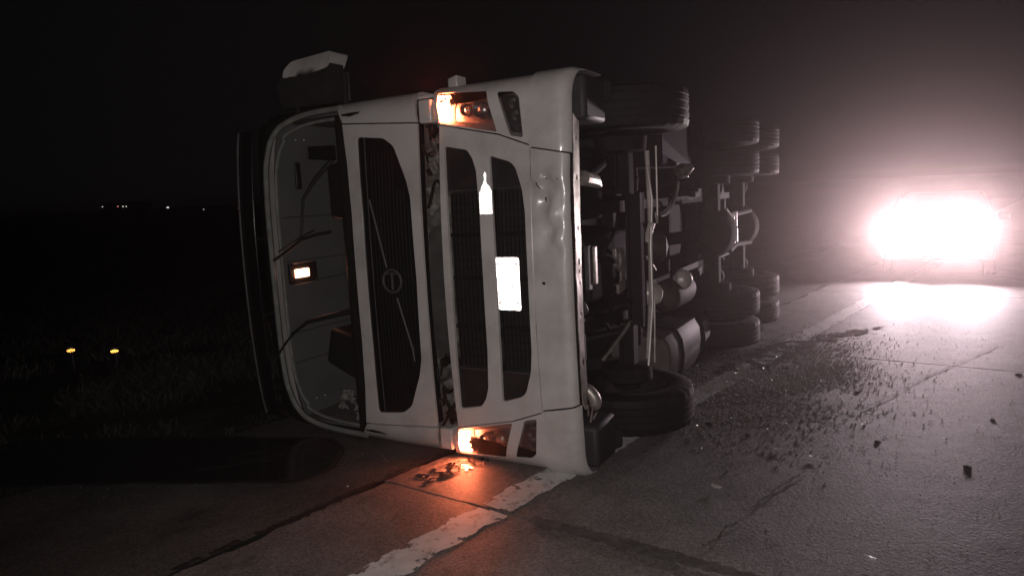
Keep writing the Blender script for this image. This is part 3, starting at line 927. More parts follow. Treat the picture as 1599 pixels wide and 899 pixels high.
# --- mirror on the upper flank
mo = roundpoly([(2.06, 1.29), (2.62, 1.30), (2.63, 1.50), (2.56, 1.545), (2.07, 1.60)], .05)
def mir_fn(h, w, d): return L3(.34 + d - .05 * sin(pi * min(1, max(0, (w - 1.25) / .4))), h, w)
mh = sheet(mir_fn, mo, [], .14, .08).build("wing_mirror", M['mirrorblack'], truck, bevel=.02)
mc = roundpoly([(2.10, 1.55), (2.57, 1.485), (2.56, 1.57), (2.48, 1.645), (2.07, 1.672), (2.065, 1.60)], .03)
sheet(lambda h, w, d: L3(.30 + d + .5 * max(0, w - 1.6), h, w), mc, [], .18, .06).build("mirror_cap", M['paint'], mh, bevel=.02)
sheet(lambda h, w, d: L3(.485 + d, h, w), [(2.06, 1.32), (2.55, 1.34), (2.55, 1.5), (2.06, 1.53)], [], .006, .2).build("mirror_glass", M['chrome'], mh)
for h in (2.0, 2.5):
    MB().tube([L3(.36, h, 1.20), L3(.37, h - .01, 1.5)], .022, 8).build("mirror_arm", M['black'], mh)

# --- wheels
def tyre_prof(R, wd, n=1):
    hw = wd / 2
    p = [(R * .56, -hw * .80), (R * .60, -hw * .86), (R * .72, -hw), (R * .84, -hw * .99), (R * .94, -hw * .93), (R * .985, -hw * .86)]
    grooves = [-.52, -.18, .18, .52]
    for g_ in grooves:
        c = g_ * hw
        p += [(R, c - .010), (R - .008, c - .006), (R - .008, c + .006), (R, c + .010)]
    p += [(R * .985, hw * .86), (R * .94, hw * .93), (R * .84, hw * .99), (R * .72, hw), (R * .60, hw * .86), (R * .56, hw * .80)]
    return p
def tyre_mb(R, wd, seg=96):
    p = tyre_prof(R, wd); mb = MB(); m = len(p)
    for j in range(seg):
        q = 2 * pi * j / seg
        for r, t in p:
            rr = r
            if abs(t) > wd * .40 and r > R * .92 and j % 3 == 0: rr = r - .013
            mb.v.append((rr * cos(q), t, rr * sin(q)))
    for j in range(seg):
        for i in range(m - 1):
            a = j * m + i; b = ((j + 1) % seg) * m + i
            mb.f.append((a, b, b + 1, a + 1))
    return mb
def rim_mb(R, wd, deep):
    hw = wd / 2
    mb = MB().lathe((0, 0, 0), (0, 1, 0), [(R * .58, -hw * .82), (R * .60, -hw * .88), (R * .54, -hw * .80), (R * .50, -hw * .3), (R * .50, hw * .3), (R * .54, hw * .8), (R * .60, hw * .88), (R * .58, hw * .82)], 40, closed=True)
    d = hw * deep
    mb.lathe((0, 0, 0), (0, 1, 0), [(.001, d + .05), (.10, d + .05), (.13, d), (R * .42, d * .7), (R * .50, d * .3), (R * .50, d * .3 - .02), (R * .40, d * .7 - .02), (.12, d - .02), (.001, d - .02)], 40)
    for i in range(10):
        q = 2 * pi * i / 10
        mb.lathe((.165 * cos(q), d * .9, .165 * sin(q)), (0, 1, 0), [(.016, 0), (.016, .03), (.001, .03)], 6)
    return mb
RT = .505
steer = rim_mb(RT, .30, .5).build("wheel", M['rimpaint'], truck)
steer_t = tyre_mb(RT, .30).build("tyre", M['rubber'], steer, smooth=32)
def put_wheel(src, src_t, a, h, w, flip, first):
    mw = Matrix.Translation(Vector(L3(a, h, w))) @ Matrix.Rotation(pi if flip else 0, 4, 'X') @ Matrix.Rotation(a * 3 + w, 4, 'Y')
    if first:
        src.matrix_local = mw; return src
    c = share(src, "wheel", truck, mw); share(src_t, "tyre", c)
    return c
put_wheel(steer, steer_t, 1.332, .2, 1.10, True, True)
put_wheel(steer, steer_t, 1.332, .2, -1.10, False, False)
drive = rim_mb(RT, .27, -.6).build("wheel", M['rimpaint'], truck)
drive_t = tyre_mb(RT, .27).build("tyre", M['rubber'], drive, smooth=32)
first = True
for a in (4.145, 5.515):
    for w in (1.085, .76, -.76, -1.085):
        put_wheel(drive, drive_t, a, .2, w, w > 0, first); first = False

# --- chassis, driveline and everything on the underside
def chan(w, sg):
    p = [(.45, 0), (.72, 0), (.72, .08), (.708, .08), (.708, .01), (.462, .01), (.462, .08), (.45, .08)]
    mb = MB(); n = len(p)
    for a in (.35, 6.3):
        for h, d in p: mb.v.append(L3(a, h, w - sg * d))
    mb.f += [tuple(range(n)), tuple(range(2 * n - 1, n - 1, -1))] + [(i, (i + 1) % n, n + (i + 1) % n, n + i) for i in range(n)]
    return mb
for sg in (1, -1): chan(.43 * sg, sg).build("chassis_rail", M['chassis'], truck)
for a in (.45, 1.95, 2.9, 3.5, 4.8, 6.2):
    MB().box(L3(a, .58, 0), (.09, .82, .16)).build("cross_member", M['chassis'], truck, bevel=.01)
# front underrun beam with holes, its lower flange catching the light
fl = [(.0, .99), (.0, -.77), (.055, -.80), (.075, -.70), (.085, .95)]
fh = []
for w, r in ((.32, .014), (.12, .018), (.06, .012), (-.01, .012), (-.5, .016), (-.2, .010), (.62, .014), (.85, .012)):
    fh.append([(.045 + r * .8 * cos(q * pi / 5), w + r * 1.3 * sin(q * pi / 5)) for q in range(10)])
beam = sheet(lambda a, w, d: L3(.065 + a + prof(w)[1], .028 + d + .004 * fbm(w * 6, a * 9), w), fl, fh, .005, .03).build("front_beam", M['steel'], truck)
sheet(lambda h, w, d: L3(.145 + d + prof(w)[1], h, w), [(.03, .95), (.03, -.75), (.22, -.75), (.22, .95)], [], .01, .15).build("beam_web", M['chassis'], beam)
tn = MB()
for i, (w, l) in enumerate(((-.74, .05), (-.77, .07), (-.80, .09), (-.83, .05))):
    tn.box(L3(.09 + .03 * i, .02 - .01 * i, w - l / 2), (.018, l, .006), Matrix.Rotation(.3 * i - .4, 3, 'X'))
tn.build("torn_flange", M['steel'], beam)
MB().tube([L3(.20 + .02 * t, .085 - .085 * sin(t * 2.4) , -.67 - .16 * t) for t in [i / 14 for i in range(15)]], [.012, .028, .036] + [.04] * 9 + [.036, .028, .012], 14).build("bent_tube", M['steel'], truck)
for sg in (1, -1):
    # step box / arch liner behind the bumper corner
    lin = MB().box(L3(.42, .12, 1.10 * sg), (.34, .28, .22)).build("step_box", M['mirrorblack'], truck, bevel=.03)
    MB().box(L3(.66, .10, 1.18 * sg), (.16, .14, .14), Matrix.Rotation(.3, 3, 'Y')).build("step_tread", M['mirrorblack'], lin, bevel=.02)
    arch = MB()
    for i in range(15):
        q = radians(15 + 150 * i / 14)
        for w in (.90, 1.24):
            arch.v.append(L3(1.332 - .60 * cos(q), .2 + .60 * sin(q), w * sg))
        for w in (1.24, .90):
            arch.v.append(L3(1.332 - .61 * cos(q), .2 + .615 * sin(q), w * sg))
    for i in range(14):
        for j in range(4):
            a = 4 * i + j; b = 4 * i + (j + 1) % 4
            arch.f.append((a, b, b + 4, a + 4))
    arch.build("wheel_arch", M['black'], truck)
    # leaf spring
    sp = MB()
    for k in range(3):
        P_ = []
        for i in range(13):
            a = .55 + 1.6 * i / 12; 
            if k and not (k * .22 + .55 < a < 2.15 - k * .22): continue
            P_.append((a, .30 - .11 * (1 - ((a - 1.35) / .8) ** 2) + .014 * k, 0))
        for (a0, h0, _), (a1, h1, _) in zip(P_[:-1], P_[1:]):
            sp.box(L3((a0 + a1) / 2, (h0 + h1) / 2, .41 * sg), (hypot(a1 - a0, h1 - h0) + .004, .085, .012), Matrix.Rotation(-math.atan2(h1 - h0, a1 - a0), 3, 'Y'))
    sp.build("leaf_spring", M['chassis'], truck)
    MB().lathe(L3(1.332, .2, .80 * sg), (0, -sg, 0), [(.05, 0), (.19, .02), (.20, .12), (.12, .16), (.10, .2)], 28).build("brake_drum", M['grime'], truck)
    MB().lathe(L3(1.62, .26, .62 * sg), (0, -1, 0), [(.02, -.12), (.085, -.10), (.09, -.01), (.10, 0), (.09, .01), (.085, .08), (.02, .10)], 20).build("brake_chamber", M['grime'], truck)
    MB().tube([L3(1.8, .7, .5 * sg), L3(1.45, .15, .55 * sg)], .035, 10).build("shock_absorber", M['chassis'], truck)
# front axle beam, tie rod, drag link
ax = MB()
for w0, w1, h in ((-.9, -.5, .18), (-.5, .5, .10), (.5, .9, .18)):
    ax.box(L3(1.332, h + .05, (w0 + w1) / 2), (.11, w1 - w0 + .02, .02)); ax.box(L3(1.332, h - .05, (w0 + w1) / 2), (.11, w1 - w0 + .02, .02)); ax.box(L3(1.332, h, (w0 + w1) / 2), (.03, w1 - w0, .09))
ax.build("front_axle", M['chassis'], truck, bevel=.004)
MB().tube([L3(1.50, .05, .82), L3(1.52, .045, .3), L3(1.50, .045, -.3), L3(1.40, .05, -.78)], .019, 10).build("tie_rod", M['alu'], truck)
MB().tube([L3(1.43, .03, .70), L3(1.50, .02, .45), L3(1.44, .02, .10), L3(1.45, .02, -.35), L3(1.34, .03, -.85)], .011, 8).build("brake_pipe", M['alu'], truck)
MB().tube([L3(1.66, .03, .86), L3(1.66, .03, .32), L3(1.71, .05, .26), L3(1.74, .07, .34)], .008, 8).build("brake_pipe", M['alu'], truck)
MB().tube([L3(1.50, .02, -.34), L3(1.49, .02, -.6), L3(1.50, .03, -.83)], .008, 8).build("brake_pipe", M['alu'], truck)
MB().lathe(L3(1.62, .10, -.30), (.2, .3, -1), [(.001, .11), (.05, .10), (.085, .06), (.095, 0), (.095, -.06), (.03, -.1)], 24).build("steering_joint", M['alu'], truck)
MB().box(L3(1.48, .04, .20), (.05, .16, .05), Matrix.Rotation(.3, 3, 'X')).build("pipe_clip", M['alu'], truck, bevel=.01)
# engine, sump, gearbox, shaft
en = MB().box(L3(1.15, .85, 0), (1.3, .72, .55)).build("engine", M['grime'], truck, bevel=.03)
MB().box(L3(1.05, .40, 0), (.95, .44, .36), taper=1.2).build("sump", M['grime'], en, bevel=.03)
MB().lathe(L3(1.85, .75, 0), (1, 0, 0), [(.30, 0), (.28, .25), (.20, .5), (.19, .9), (.12, 1.0), (.06, 1.02)], 28).build("gearbox", M['grime'], truck)
MB().lathe(L3(2.35, .30, .01), (.3, 0, -1), [(.15, -.05), (.14, .06), (.09, .12), (.001, .14)], 28).build("gearbox_cover", M['casting'], truck)
MB().tube([L3(2.85, .68, 0), L3(4.0, .25, 0)], .065, 14).build("drive_shaft", M['chassis'], truck)
# cooler frame, lamp bracket plates and the corrugated hose near the front
MB().box(L3(.55, .16, .03), (.06, .30, .03)).build("cooler_plate", M['greyplastic'], truck, bevel=.006)
MB().box(L3(.62, .14, .04), (.045, .26, .022)).build("mount_strap", M['steel'], truck, bevel=.006)
bph = [(1.065 + .035 * cos(q * pi / 6), .02 + .06 * sin(q * pi / 6)) for q in range(12)]
br = sheet(lambda a, w, d: L3(a, .13 + d, w), roundpoly([(.98, .12), (1.15, .11), (1.17, -.2), (1.03, -.22), (1.03, -.15), (1.10, -.14), (1.10, -.06), (.99, -.02)], .015), [bph], .02, .05).build("mount_bracket", M['steel'], truck, bevel=.004)
MB().box(L3(.85, .30, -.06), (.45, .34, .24)).build("compressor", M['grime'], truck, bevel=.03)
hs = MB()
P_ = [L3(.35 + .22 * t, .2 + .06 * sin(t * 3), -.33 + .10 * t) for t in [i / 30 for i in range(31)]]
hs.tube(P_, [.062 if i % 3 else .05 for i in range(31)], 16)
hs.build("corrugated_hose", M['greyplastic'], truck)
MB().box(L3(.75, .30, .55), (.6, .42, .12)).build("radiator_tank", M['grime'], truck, bevel=.02)
MB().tube([L3(.25, .25, .75), L3(.6, .18, .62), L3(.95, .2, .72), L3(1.1, .3, .8)], .035, 10).build("coolant_hose", M['chassis'], truck)
MB().tube([L3(.45, .13, .62), L3(.62, .12, .60), L3(.75, .14, .57)], [.05, .045, .02], 10).build("hose_end", M['steel'], truck)
for i in range(6):
    rr = random.Random(40 + i)
    w = rr.uniform(-.7, .8); a = rr.uniform(.5, 1.1)
    P_ = [L3(a + .9 * t, .22 + .08 * sin(t * 5 + i), w + .18 * sin(t * 4 + i * 2)) for t in [k / 14 for k in range(15)]]
    MB().tube(P_, .012 + .006 * rr.random(), 7).build("cable", M['chassis'] if i % 3 else M['steel'], truck)
# arced air lines toward the upper side
for k, (r, dw) in enumerate(((.36, 0), (.40, .01), (.46, .02))):
    P_ = [L3(2.0 + r * 1.5 * sin(t), .10 + .02 * k, .30 + dw + r * (1 - cos(t))) for t in [i * 1.35 / 16 for i in range(17)]]
    MB().tube(P_, .008, 6).build("air_line", M['greyplastic'] if k else M['alu'], truck)
MB().lathe(L3(2.62, .08, .68), (.6, -.3, -.6), [(.001, .10), (.03, .09), (.07, .0), (.06, -.06)], 12).build("line_joint", M['steel'], truck)
MB().box(L3(2.75, .10, .64), (.05, .05, .05)).build("line_joint", M['steel'], truck, bevel=.01)
# air tank, fuel tank, battery box, silencer
MB().lathe(L3(2.15, .16, -.42), (1, 0, 0), [(.001, -.02), (.08, 0), (.13, .05), (.14, .1), (.14, .6), (.13, .65), (.08, .69), (.001, .71)], 28).build("air_tank", M['casting'], truck)
MB().lathe(L3(2.42, .06, -.29), (.3, 0, -1), [(.03, -.08), (.085, -.04), (.095, .0), (.08, .05), (.045, .085), (.001, .095)], 24).build("tank_glint_dome", M['alu'], truck)  # dome added to give the air tank's end its lit crescent
ft = MB(); ftp = [(.10, -.74), (.055, -.82), (.04, -.95), (.055, -1.08), (.10, -1.18), (.30, -1.21), (.52, -1.2), (.60, -1.1), (.60, -.82), (.52, -.74), (.30, -.72)]
for a, k in ((1.98, .93), (2.02, 1.0), (3.35, 1.0), (3.39, .93)):
    for h, w in ftp: ft.v.append(L3(a, .32 + (h - .32) * k, -.96 + (w + .96) * k))
n = len(ftp)
ft.f += [tuple(range(n)), tuple(range(4 * n - 1, 3 * n - 1, -1))]
for i in range(3): ft.f += [(i * n + j, i * n + (j + 1) % n, (i + 1) * n + (j + 1) % n, (i + 1) * n + j) for j in range(n)]
tank = ft.build("fuel_tank", M['tankgrey'], truck)
for a in (2.3, 3.05):
    sb = MB(); pp = [L3(a, .32 + (h - .32) * 1.02, -.96 + (w + .96) * 1.02) for h, w in ftp + ftp[:1]]
    sb.tube(pp, .022, 6, flat=.3)
    sb.build("tank_strap", M['chassis'], tank)
MB().box(L3(3.45, .25, -.93), (.10, .34, .32)).build("mudflap_stay", M['chassis'], truck, bevel=.01)
MB().box(L3(2.6, .38, .95), (.95, .46, .5)).build("battery_box", M['chassis'], truck, bevel=.03)
MB().box(L3(3.3, .3, .95), (.35, .42, .4)).build("silencer", M['grime'], truck, bevel=.05)
# rear axles
for a in (4.145, 5.515):
    axl = MB().box(L3(a, .2, 0), (.17, 1.5, .17)).build("rear_axle", M['grime'], truck, bevel=.03)
    MB().lathe(L3(a - .22, .2, 0), (1, 0, 0), [(.07, -.15), (.12, 0), (.24, .1), (.27, .22), (.24, .34), (.1, .42), (.001, .43)], 28).build("differential", M['grime'], axl)
    for sg in (1, -1):
        MB().lathe(L3(a + .2, .2, .5 * sg), (1, 0, .2), [(.02, -.12), (.08, -.1), (.09, 0), (.08, .12), (.02, .14)], 18).build("brake_chamber", M['grime'], axl)
        MB().lathe(L3(a, .2, .60 * sg), (0, -sg, 0), [(.06, -.06), (.20, -.05), (.205, .1), (.1, .12)], 24).build("brake_drum", M['grime'], axl)
for sg in (1, -1):
    sp = MB()
    for i in range(12):
        a0 = 4.05 + 1.55 * i / 12; t = (a0 - 4.83) / .78
        sp.box(L3(a0 + .065, .38 + .10 * (1 - t * t), .46 * sg), (.14, .09, .06))
    sp.build("leaf_spring", M['chassis'], truck)
    MB().tube([L3(4.2, .02, .2 * sg), L3(4.85, .08, .18 * sg), L3(5.4, .02, .2 * sg)], .028, 8).build("torque_rod", M['chassis'], truck)
MB().tube([L3(4.05, .02, .27), L3(4.32, .0, .14), L3(4.42, -.01, -.02), L3(4.25, .0, -.16)], .016, 8).build("brake_pipe", M['alu'], truck)
for a in (4.58, 4.72):
    MB().box(L3(a, .05, .13), (.03, .17, .02)).build("reflective_strip", M['scrap'], truck)
    MB().box(L3(a + .02, .05, -.06), (.03, .16, .02)).build("reflective_strip", M['scrap'], truck)
MB().lathe(L3(5.0, .90, 0), (0, 0, 1), [(.45, 0), (.46, .06), (.42, .10), (.08, .10), (.07, .02)], 32).build("fifth_wheel", M['grime'], truck)
for sg in (1, -1):
    mg = MB()
    for a_ in (4.145, 5.515):
        for i in range(13):
            q = radians(25 + 130 * i / 12)
            mg.v += [L3(a_ - .60 * cos(q), .2 + .60 * sin(q), .60 * sg), L3(a_ - .60 * cos(q), .2 + .60 * sin(q), 1.24 * sg)]
    for b in (0, 26):
        for i in range(12): mg.f.append((b + 2 * i, b + 2 * i + 1, b + 2 * i + 3, b + 2 * i + 2))
    mo_ = mg.build("mudguard", M['black'], truck)
    md = mo_.modifiers.new("thick", 'SOLIDIFY'); md.thickness = .012
    tl = MB().box(L3(6.35, .62, .95 * sg), (.05, .42, .16)).build("tail_lamp", M['lampdark'], truck, bevel=.015)

# ------------------------------------------------------------------ windscreen on the ground
ws = [RD(0, 0)] * 0
ctr = Vector((-2.58, 4.74, 0)); ux = Vector((-1, .10, 0)).normalized(); uy = Vector((.10, 1, 0)).normalized()
wso = roundpoly([(-1.36, -.22), (-1.22, -.40), (1.45, -.47), (1.5, -.40), (1.5, .36), (1.45, .42), (-.9, .44), (-1.15, .40), (-1.33, .20)], .12, 6)
def ws_fn(x, y, d):
    z = .022 + .012 * (1 - (x / 1.5) ** 2) + .004 * (1 - (y / .45) ** 2) + .02 * fbm(x * 2.2, y * 2.2)
    p = ctr + ux * x + uy * y
    return (p.x, p.y, z - d)
wscr = empty("fallen_windscreen", (-2.58, 4.74, 0))
tag(wscr, "cracked windscreen popped out of the lorry, lying flat on the shoulder", "windscreen")
inner_w = [(x * .965, y * .91) for x, y in wso]
def rel(fn): return lambda x, y, d: tuple(Vector(fn(x, y, d)) - Vector((-2.58, 4.74, 0)))
sheet(rel(ws_fn), wso, [inner_w], .007, .10).build("glass_border", M['black'], wscr)
sheet(rel(lambda x, y, d: ws_fn(x, y, d + .001)), inner_w, [], .005, .10).build("glass_pane", M['screen'], wscr)
ck = MB(); rg = random.Random(21)
for i in range(6):
    x, y = -1.0 + rg.uniform(-.15, .2), rg.uniform(-.1, .2); q = rg.uniform(0, 2 * pi); P_ = []
    for k in range(8):
        if not inside(inner_w, x, y): break
        P_.append(rel(ws_fn)(x, y, -.001)); x += .09 * cos(q); y += .05 * sin(q); q += rg.uniform(-.5, .5)
    if len(P_) > 2: ck.tube(P_, .0005, 4)
ck.build("glass_cracks", M['greyplastic'], wscr)

# ------------------------------------------------------------------ the car on the road behind
CARP = Vector((7.45, 12.05, 0)); CF = Vector((-E1.x, -E1.y, 0)); CL = Vector((E2.x, E2.y, 0))
CF = Vector((-.56, -.83, 0)).normalized(); CL = Vector((-CF.y, CF.x, 0))
car = empty("stopped_car")
car.matrix_world = Matrix(((CF.x, CL.x, 0, CARP.x), (CF.y, CL.y, 0, CARP.y), (0, 0, 1, 0.006), (0, 0, 0, 1)))
tag(car, "stopped car on the road behind the lorry, facing us with dazzling headlights on", "car")
side = [(.02, .32), (.06, .55), (-.02, .80), (-.9, .95), (-1.55, 1.42), (-2.9, 1.45), (-3.55, 1.05), (-4.15, 1.0), (-4.25, .6), (-4.2, .32)]
cb = MB()
secs = []
for x, z in side:
    hw = .86 if z < 1.1 else .66
    secs.append((x, z, hw))
n = len(secs)
for sg in (-1, 1):
    for x, z, hw in secs: cb.v.append((x, hw * sg, z))
cb.f += [tuple(range(n)), tuple(range(2 * n - 1, n - 1, -1))] + [(i, (i + 1) % n, n + (i + 1) % n, n + i) for i in range(n)]
cbody = cb.build("body", M['carpaint'], car, bevel=.05)
MB().add([(-.93, -.78, .985), (-.93, .78, .985), (-1.53, .62, 1.41), (-1.53, -.62, 1.41)], [(0, 1, 2, 3)]).build("windscreen", M['carglass'], car).location = (.02, 0, .02)
for sg in (1, -1):
    MB().add([(-1.05, .80 * sg, 1.0), (-3.4, .80 * sg, 1.08), (-2.9, .70 * sg, 1.4), (-1.6, .70 * sg, 1.38)], [(0, 1, 2, 3)]).build("side_window", M['carglass'], car).location = (0, .035 * sg, 0)
    MB().box((-1.05, .98 * sg, 1.02), (.12, .2, .14)).build("door_mirror", M['carpaint'], car, bevel=.03)
    for x in (-.8, -3.35):
        MB().lathe((x, .82 * sg, .32), (0, sg, 0), [(.18, -.12), (.30, -.11), (.325, -.06), (.325, .04), (.30, .07), (.19, .06)], 32).build("tyre", M['rubber'], MB().lathe((x, .82 * sg, .32), (0, sg, 0), [(.001, .03), (.06, .04), (.17, .02), (.19, .05), (.19, -.1)], 24).build("wheel", M['alu'], car))
    hlm = MB().lathe((.0, .56 * sg, .76), (1, 0, 0), [(.03, -.02), (.10, .03), (.125, .07), (.13, .07)], 28).build("headlight", M['reflector'], car)
    hlm.scale = (1, 1, 1)
    MB().lathe((.0, .56 * sg, .76), (1, 0, 0), [(.001, .055), (.085, .055), (.085, .065), (.001, .065)], 28).build("headlight_bulb", M['headlamp'], hlm)
    MB().box((.05, .55 * sg, .38), (.04, .18, .08)).build("fog_light", M['lens'], car, bevel=.01)
MB().box((.05, 0, .62), (.04, .80, .16)).build("grille", M['mesh'], car, bevel=.01)
MB().box((.07, 0, .40), (.08, 1.6, .16)).build("front_bumper", M['carpaint'], car, bevel=.03)
MB().box((.125, 0, .46), (.01, .4, .12)).build("number_plate", M['scrap'], car)
def carpt(x, y, z): return car.matrix_world @ Vector((x, y, z))
HEAD = 590
GLARE = 6600
for sg in (1, -1):
    l = spot("car_headlight_beam", carpt(.12, .55 * sg, .76), carpt(9, .55 * sg - .1, .85), HEAD, 120, 1.0, .06, (1, .80, .87))
    l = spot("glare_beam", carpt(.12, .40 * sg, .74), carpt(13, .40 * sg + .1, 2.2), GLARE, 15, 1.0, .05, (1, .90, .83))  # extra beam, added to swell the headlights' glow toward the camera

# ------------------------------------------------------------------ spill, debris, gravel
def blotch(name, m, poly, z, seed, thr, grid=.012, amp=.5, ridge=False):
    xs = [q[0] for q in poly]; ys = [q[1] for q in poly]
    mb = MB(); idx = {}
    nx = int((max(xs) - min(xs)) / grid) + 1; ny = int((max(ys) - min(ys)) / grid) + 1
    def vid(i, j):
        if (i, j) not in idx:
            x, y = min(xs) + i * grid, min(ys) + j * grid
            x += .35 * grid * mn.noise(Vector((i * 3.1, j * 2.7, 0))); y += .35 * grid * mn.noise(Vector((i * 2.3, j * 3.7, 5)))
            u = Vector((x, y, 0)).dot(E1); v = Vector((x, y, 0)).dot(E2)
            idx[(i, j)] = len(mb.v)
            mb.v.append((x, y, z + zr(u, v)))
        return idx[(i, j)]
    for i in range(nx):
        for j in range(ny):
            x, y = min(xs) + (i + .5) * grid, min(ys) + (j + .5) * grid
            if not inside(poly, x, y): continue
            if (abs(fbm(x * 11, y * 11, seed, 3)) if ridge else fbm(x * 6, y * 6, seed, 4) * amp) > thr: continue
            mb.f.append((vid(i, j), vid(i + 1, j), vid(i + 1, j + 1), vid(i, j + 1)))
    return mb.build(name, m, smooth=60, fix=False)
o = blotch("oil_puddle", M['oil'], [(-.72, 4.26), (-.60, 4.14), (-.40, 4.30), (-.22, 4.45), (-.16, 4.60), (-.30, 4.60), (-.52, 4.46)], .010, 3.3, .17, .008, ridge=True)
tag(o, "blotchy dark oil spill glinting orange under the lower headlamp", "oil spill")
o = blotch("dark_trail", M['darkstreak'], [(1.75, 6.30), (2.5, 6.62), (3.3, 7.40), (4.3, 8.05), (4.52, 8.26), (4.1, 8.14), (3.2, 7.78), (2.5, 7.3)], .009, 8.1, .02, .02, .9)  # matte dark sheet with ragged edges
tag(o, "long dark ragged streak on the road between the lorry and the car", "stain")

def rock_mesh(rg, r, flat=.7):
    bm = bmesh.new(); bmesh.ops.create_icosphere(bm, subdivisions=1, radius=1)
    s_ = rg.random() * 100
    for v in bm.verts:
        k = 1 + .45 * fbm(v.co.x * 1.3 + s_, v.co.y * 1.3, v.co.z * 1.3)
        v.co *= k * r; v.co.z *= flat
    vs = [tuple(v.co) for v in bm.verts]; fs = [tuple(v.index for v in f.verts) for f in bm.faces]; bm.free()
    return vs, fs
rg = random.Random(9)
protos = [rock_mesh(rg, 1) for _ in range(10)]
gv, gs = MB(), MB()
def scatter(mb, n, pick, size, tri=False):
    k = 0
    while k < n:
        p = pick()
        if p is None: continue
        x, y = p; r = size()
        if tri:
            q = rg.random() * 6.28; t = rg.uniform(-.9, .9)
            R3 = Matrix.Rotation(q, 3, 'Z') @ Matrix.Rotation(t, 3, 'X')
            mb.box((x, y, .006 + r * .4), (r, r * .7, r * .45), R3)
        else:
            vs, fs = rg.choice(protos); q = rg.random() * 6.28
            mb.add([(x + r * (a * cos(q) - b * sin(q)), y + r * (a * sin(q) + b * cos(q)), r * .25 + .004 + r * c) for a, b, c in vs], fs)
        k += 1
def near_tail():
    t = rg.gauss(.38, .30); g_ = rg.gauss(0, .42) + .15; x = 1.55 + 1.7 * t + .8 * g_; y = 5.55 + 2.2 * t - .6 * g_
    if x < 1.2 or Vector((x, y, 0)).dot(E2) < -3.0 or fbm(x * 1.7, y * 1.7, 2) < rg.uniform(-.9, .25): return None
    return x, y
def wide():
    x = rg.uniform(.4, 5.2); y = rg.uniform(3.0, 8.5)
    if Vector((x, y, 0)).dot(E2) < -2.35: return None
    if rg.random() > .25 + .5 * max(0, fbm(x, y, 3) + .4): return None
    return x, y
scatter(gv, 18000, near_tail, lambda: .0025 + .006 * rg.random() ** 3)
scatter(gv, 2600, wide, lambda: .0015 + .0032 * rg.random() ** 4)
struct(gv.build("gravel", M['stone'], smooth=0, fix=False), "stuff")
scatter(gs, 2600, near_tail, lambda: .003 + .005 * rg.random(), True)
scatter(gs, 320, wide, lambda: .002 + .003 * rg.random(), True)
def by_screen():
    x = rg.uniform(-3.2, -.9); y = 4.62 + .06 * x + rg.gauss(0, .12)
    return x, y
scatter(gs, 60, by_screen, lambda: .004 + .005 * rg.random(), True)
struct(gs.build("glass_crumbs", M['shard'], smooth=0, fix=False), "stuff")

scr = [((1.173, 3.939), .030, "small pale curled scrap lying nearest the lorry's front tyre"), ((1.758, 4.487), .026, "pale scrap lying left of a similar scrap in mid lane"),
       ((1.929, 4.332), .028, "pale scrap lying right of a similar scrap in mid lane"), ((1.652, 3.083), .026, "pale scrap lying alone at the bottom edge of the lane")]
for (x, y), r, lab in scr:
    mb = MB(); q0 = rg.random() * 3
    for i in range(9):
        for j in range(4):
            t = i / 8 - .5; s = j / 3 - .5
            px, py = t * r * 2.2, s * r * (1.2 - abs(t))
            mb.v.append((px * cos(q0) - py * sin(q0), px * sin(q0) + py * cos(q0), .012 + r * .5 * abs(t) ** 1.5 + r * .3 * s * s))
    for i in range(8):
        for j in range(3):
            a = 4 * i + j; mb.f.append((a, a + 1, a + 5, a + 4))
    o = mb.build("plastic_scrap", M['scrap']); o.location = (x, y, 0)
    md = o.modifiers.new("thick", 'SOLIDIFY'); md.thickness = .003
    tag(o, lab, "scrap", "pale scraps on the lane")
cl = [((2.774, 4.082), .034, "largest dark clod, on the lane at the right"), ((2.472, 4.562), .026, "dark clod just beyond the largest clod"), ((2.9, 5.7), .03, "dark clod in front of the car's light, beyond the gravel"),
      ((4.505, 6.013), .04, "dark clod at the far right side of the lane"), ((2.16, 5.05), .022, "small dark clod between the gravel and the pale scraps"), ((1.45, 5.05), .045, "flat dark clod beside the lower front tyre"), ((1.66, 4.8), .024, "small dark clod in front of the flat clod by the tyre"), ((3.5, 4.9), .022, "small dark clod alone in the right of the lane")]
for (x, y), r, lab in cl:
    r *= .75
    vs, fs = rock_mesh(rg, r, .55)
    mb = MB().add(vs, fs); k0 = 0
    vs2, fs2 = rock_mesh(rg, r * .55, .5)
    mb.add([(a + r * .9, b + r * .3, c - r * .1) for a, b, c in vs2], fs2)
    o = mb.build("mud_clod", M['clod'], smooth=60); o.location = (x, y, r * .1)
    tag(o, lab, "mud clod", "dark clods on the lane")

# ------------------------------------------------------------------ amber marker reflectors in the grass, far lights
for (x, y), lab in (((-5.19, 7.95), "left of two low amber reflector posts in the dark grass"), ((-4.60, 7.81), "right of two low amber reflector posts in the dark grass")):
    e = empty("reflector_post", (x, y, -.06)); tag(e, lab, "reflector post", "amber reflector posts on the verge")
    e.rotation_euler.z = math.atan2(x, -y) * -1 * 0
    MB().box((0, 0, .115), (.03, .02, .23)).build("post", M['pole'], e, bevel=.006)
    d = Vector((-x, -y, 1.4)).normalized(); r_ = d.cross(Vector((0, 0, 1))).normalized(); u2 = r_.cross(d)
    hd_ = MB().lathe(Vector((0, 0, .25)) - d * .012, d, [(.001, 0), (.04, 0), (.04, .006), (.001, .006)], 20).build("reflector_back", M['black'], e)
    retro_mb(lambda p, q: (p / .043) ** 2 + (q / .018) ** 2 < 1, -.06, .06, -.04, .04, .008, lambda p, q, dd: Vector((0, 0, .25)) + r_ * p + u2 * q + d * (.004 - dd)).build("reflector_lens", M['retro_amber'], e, smooth=0, fix=False)

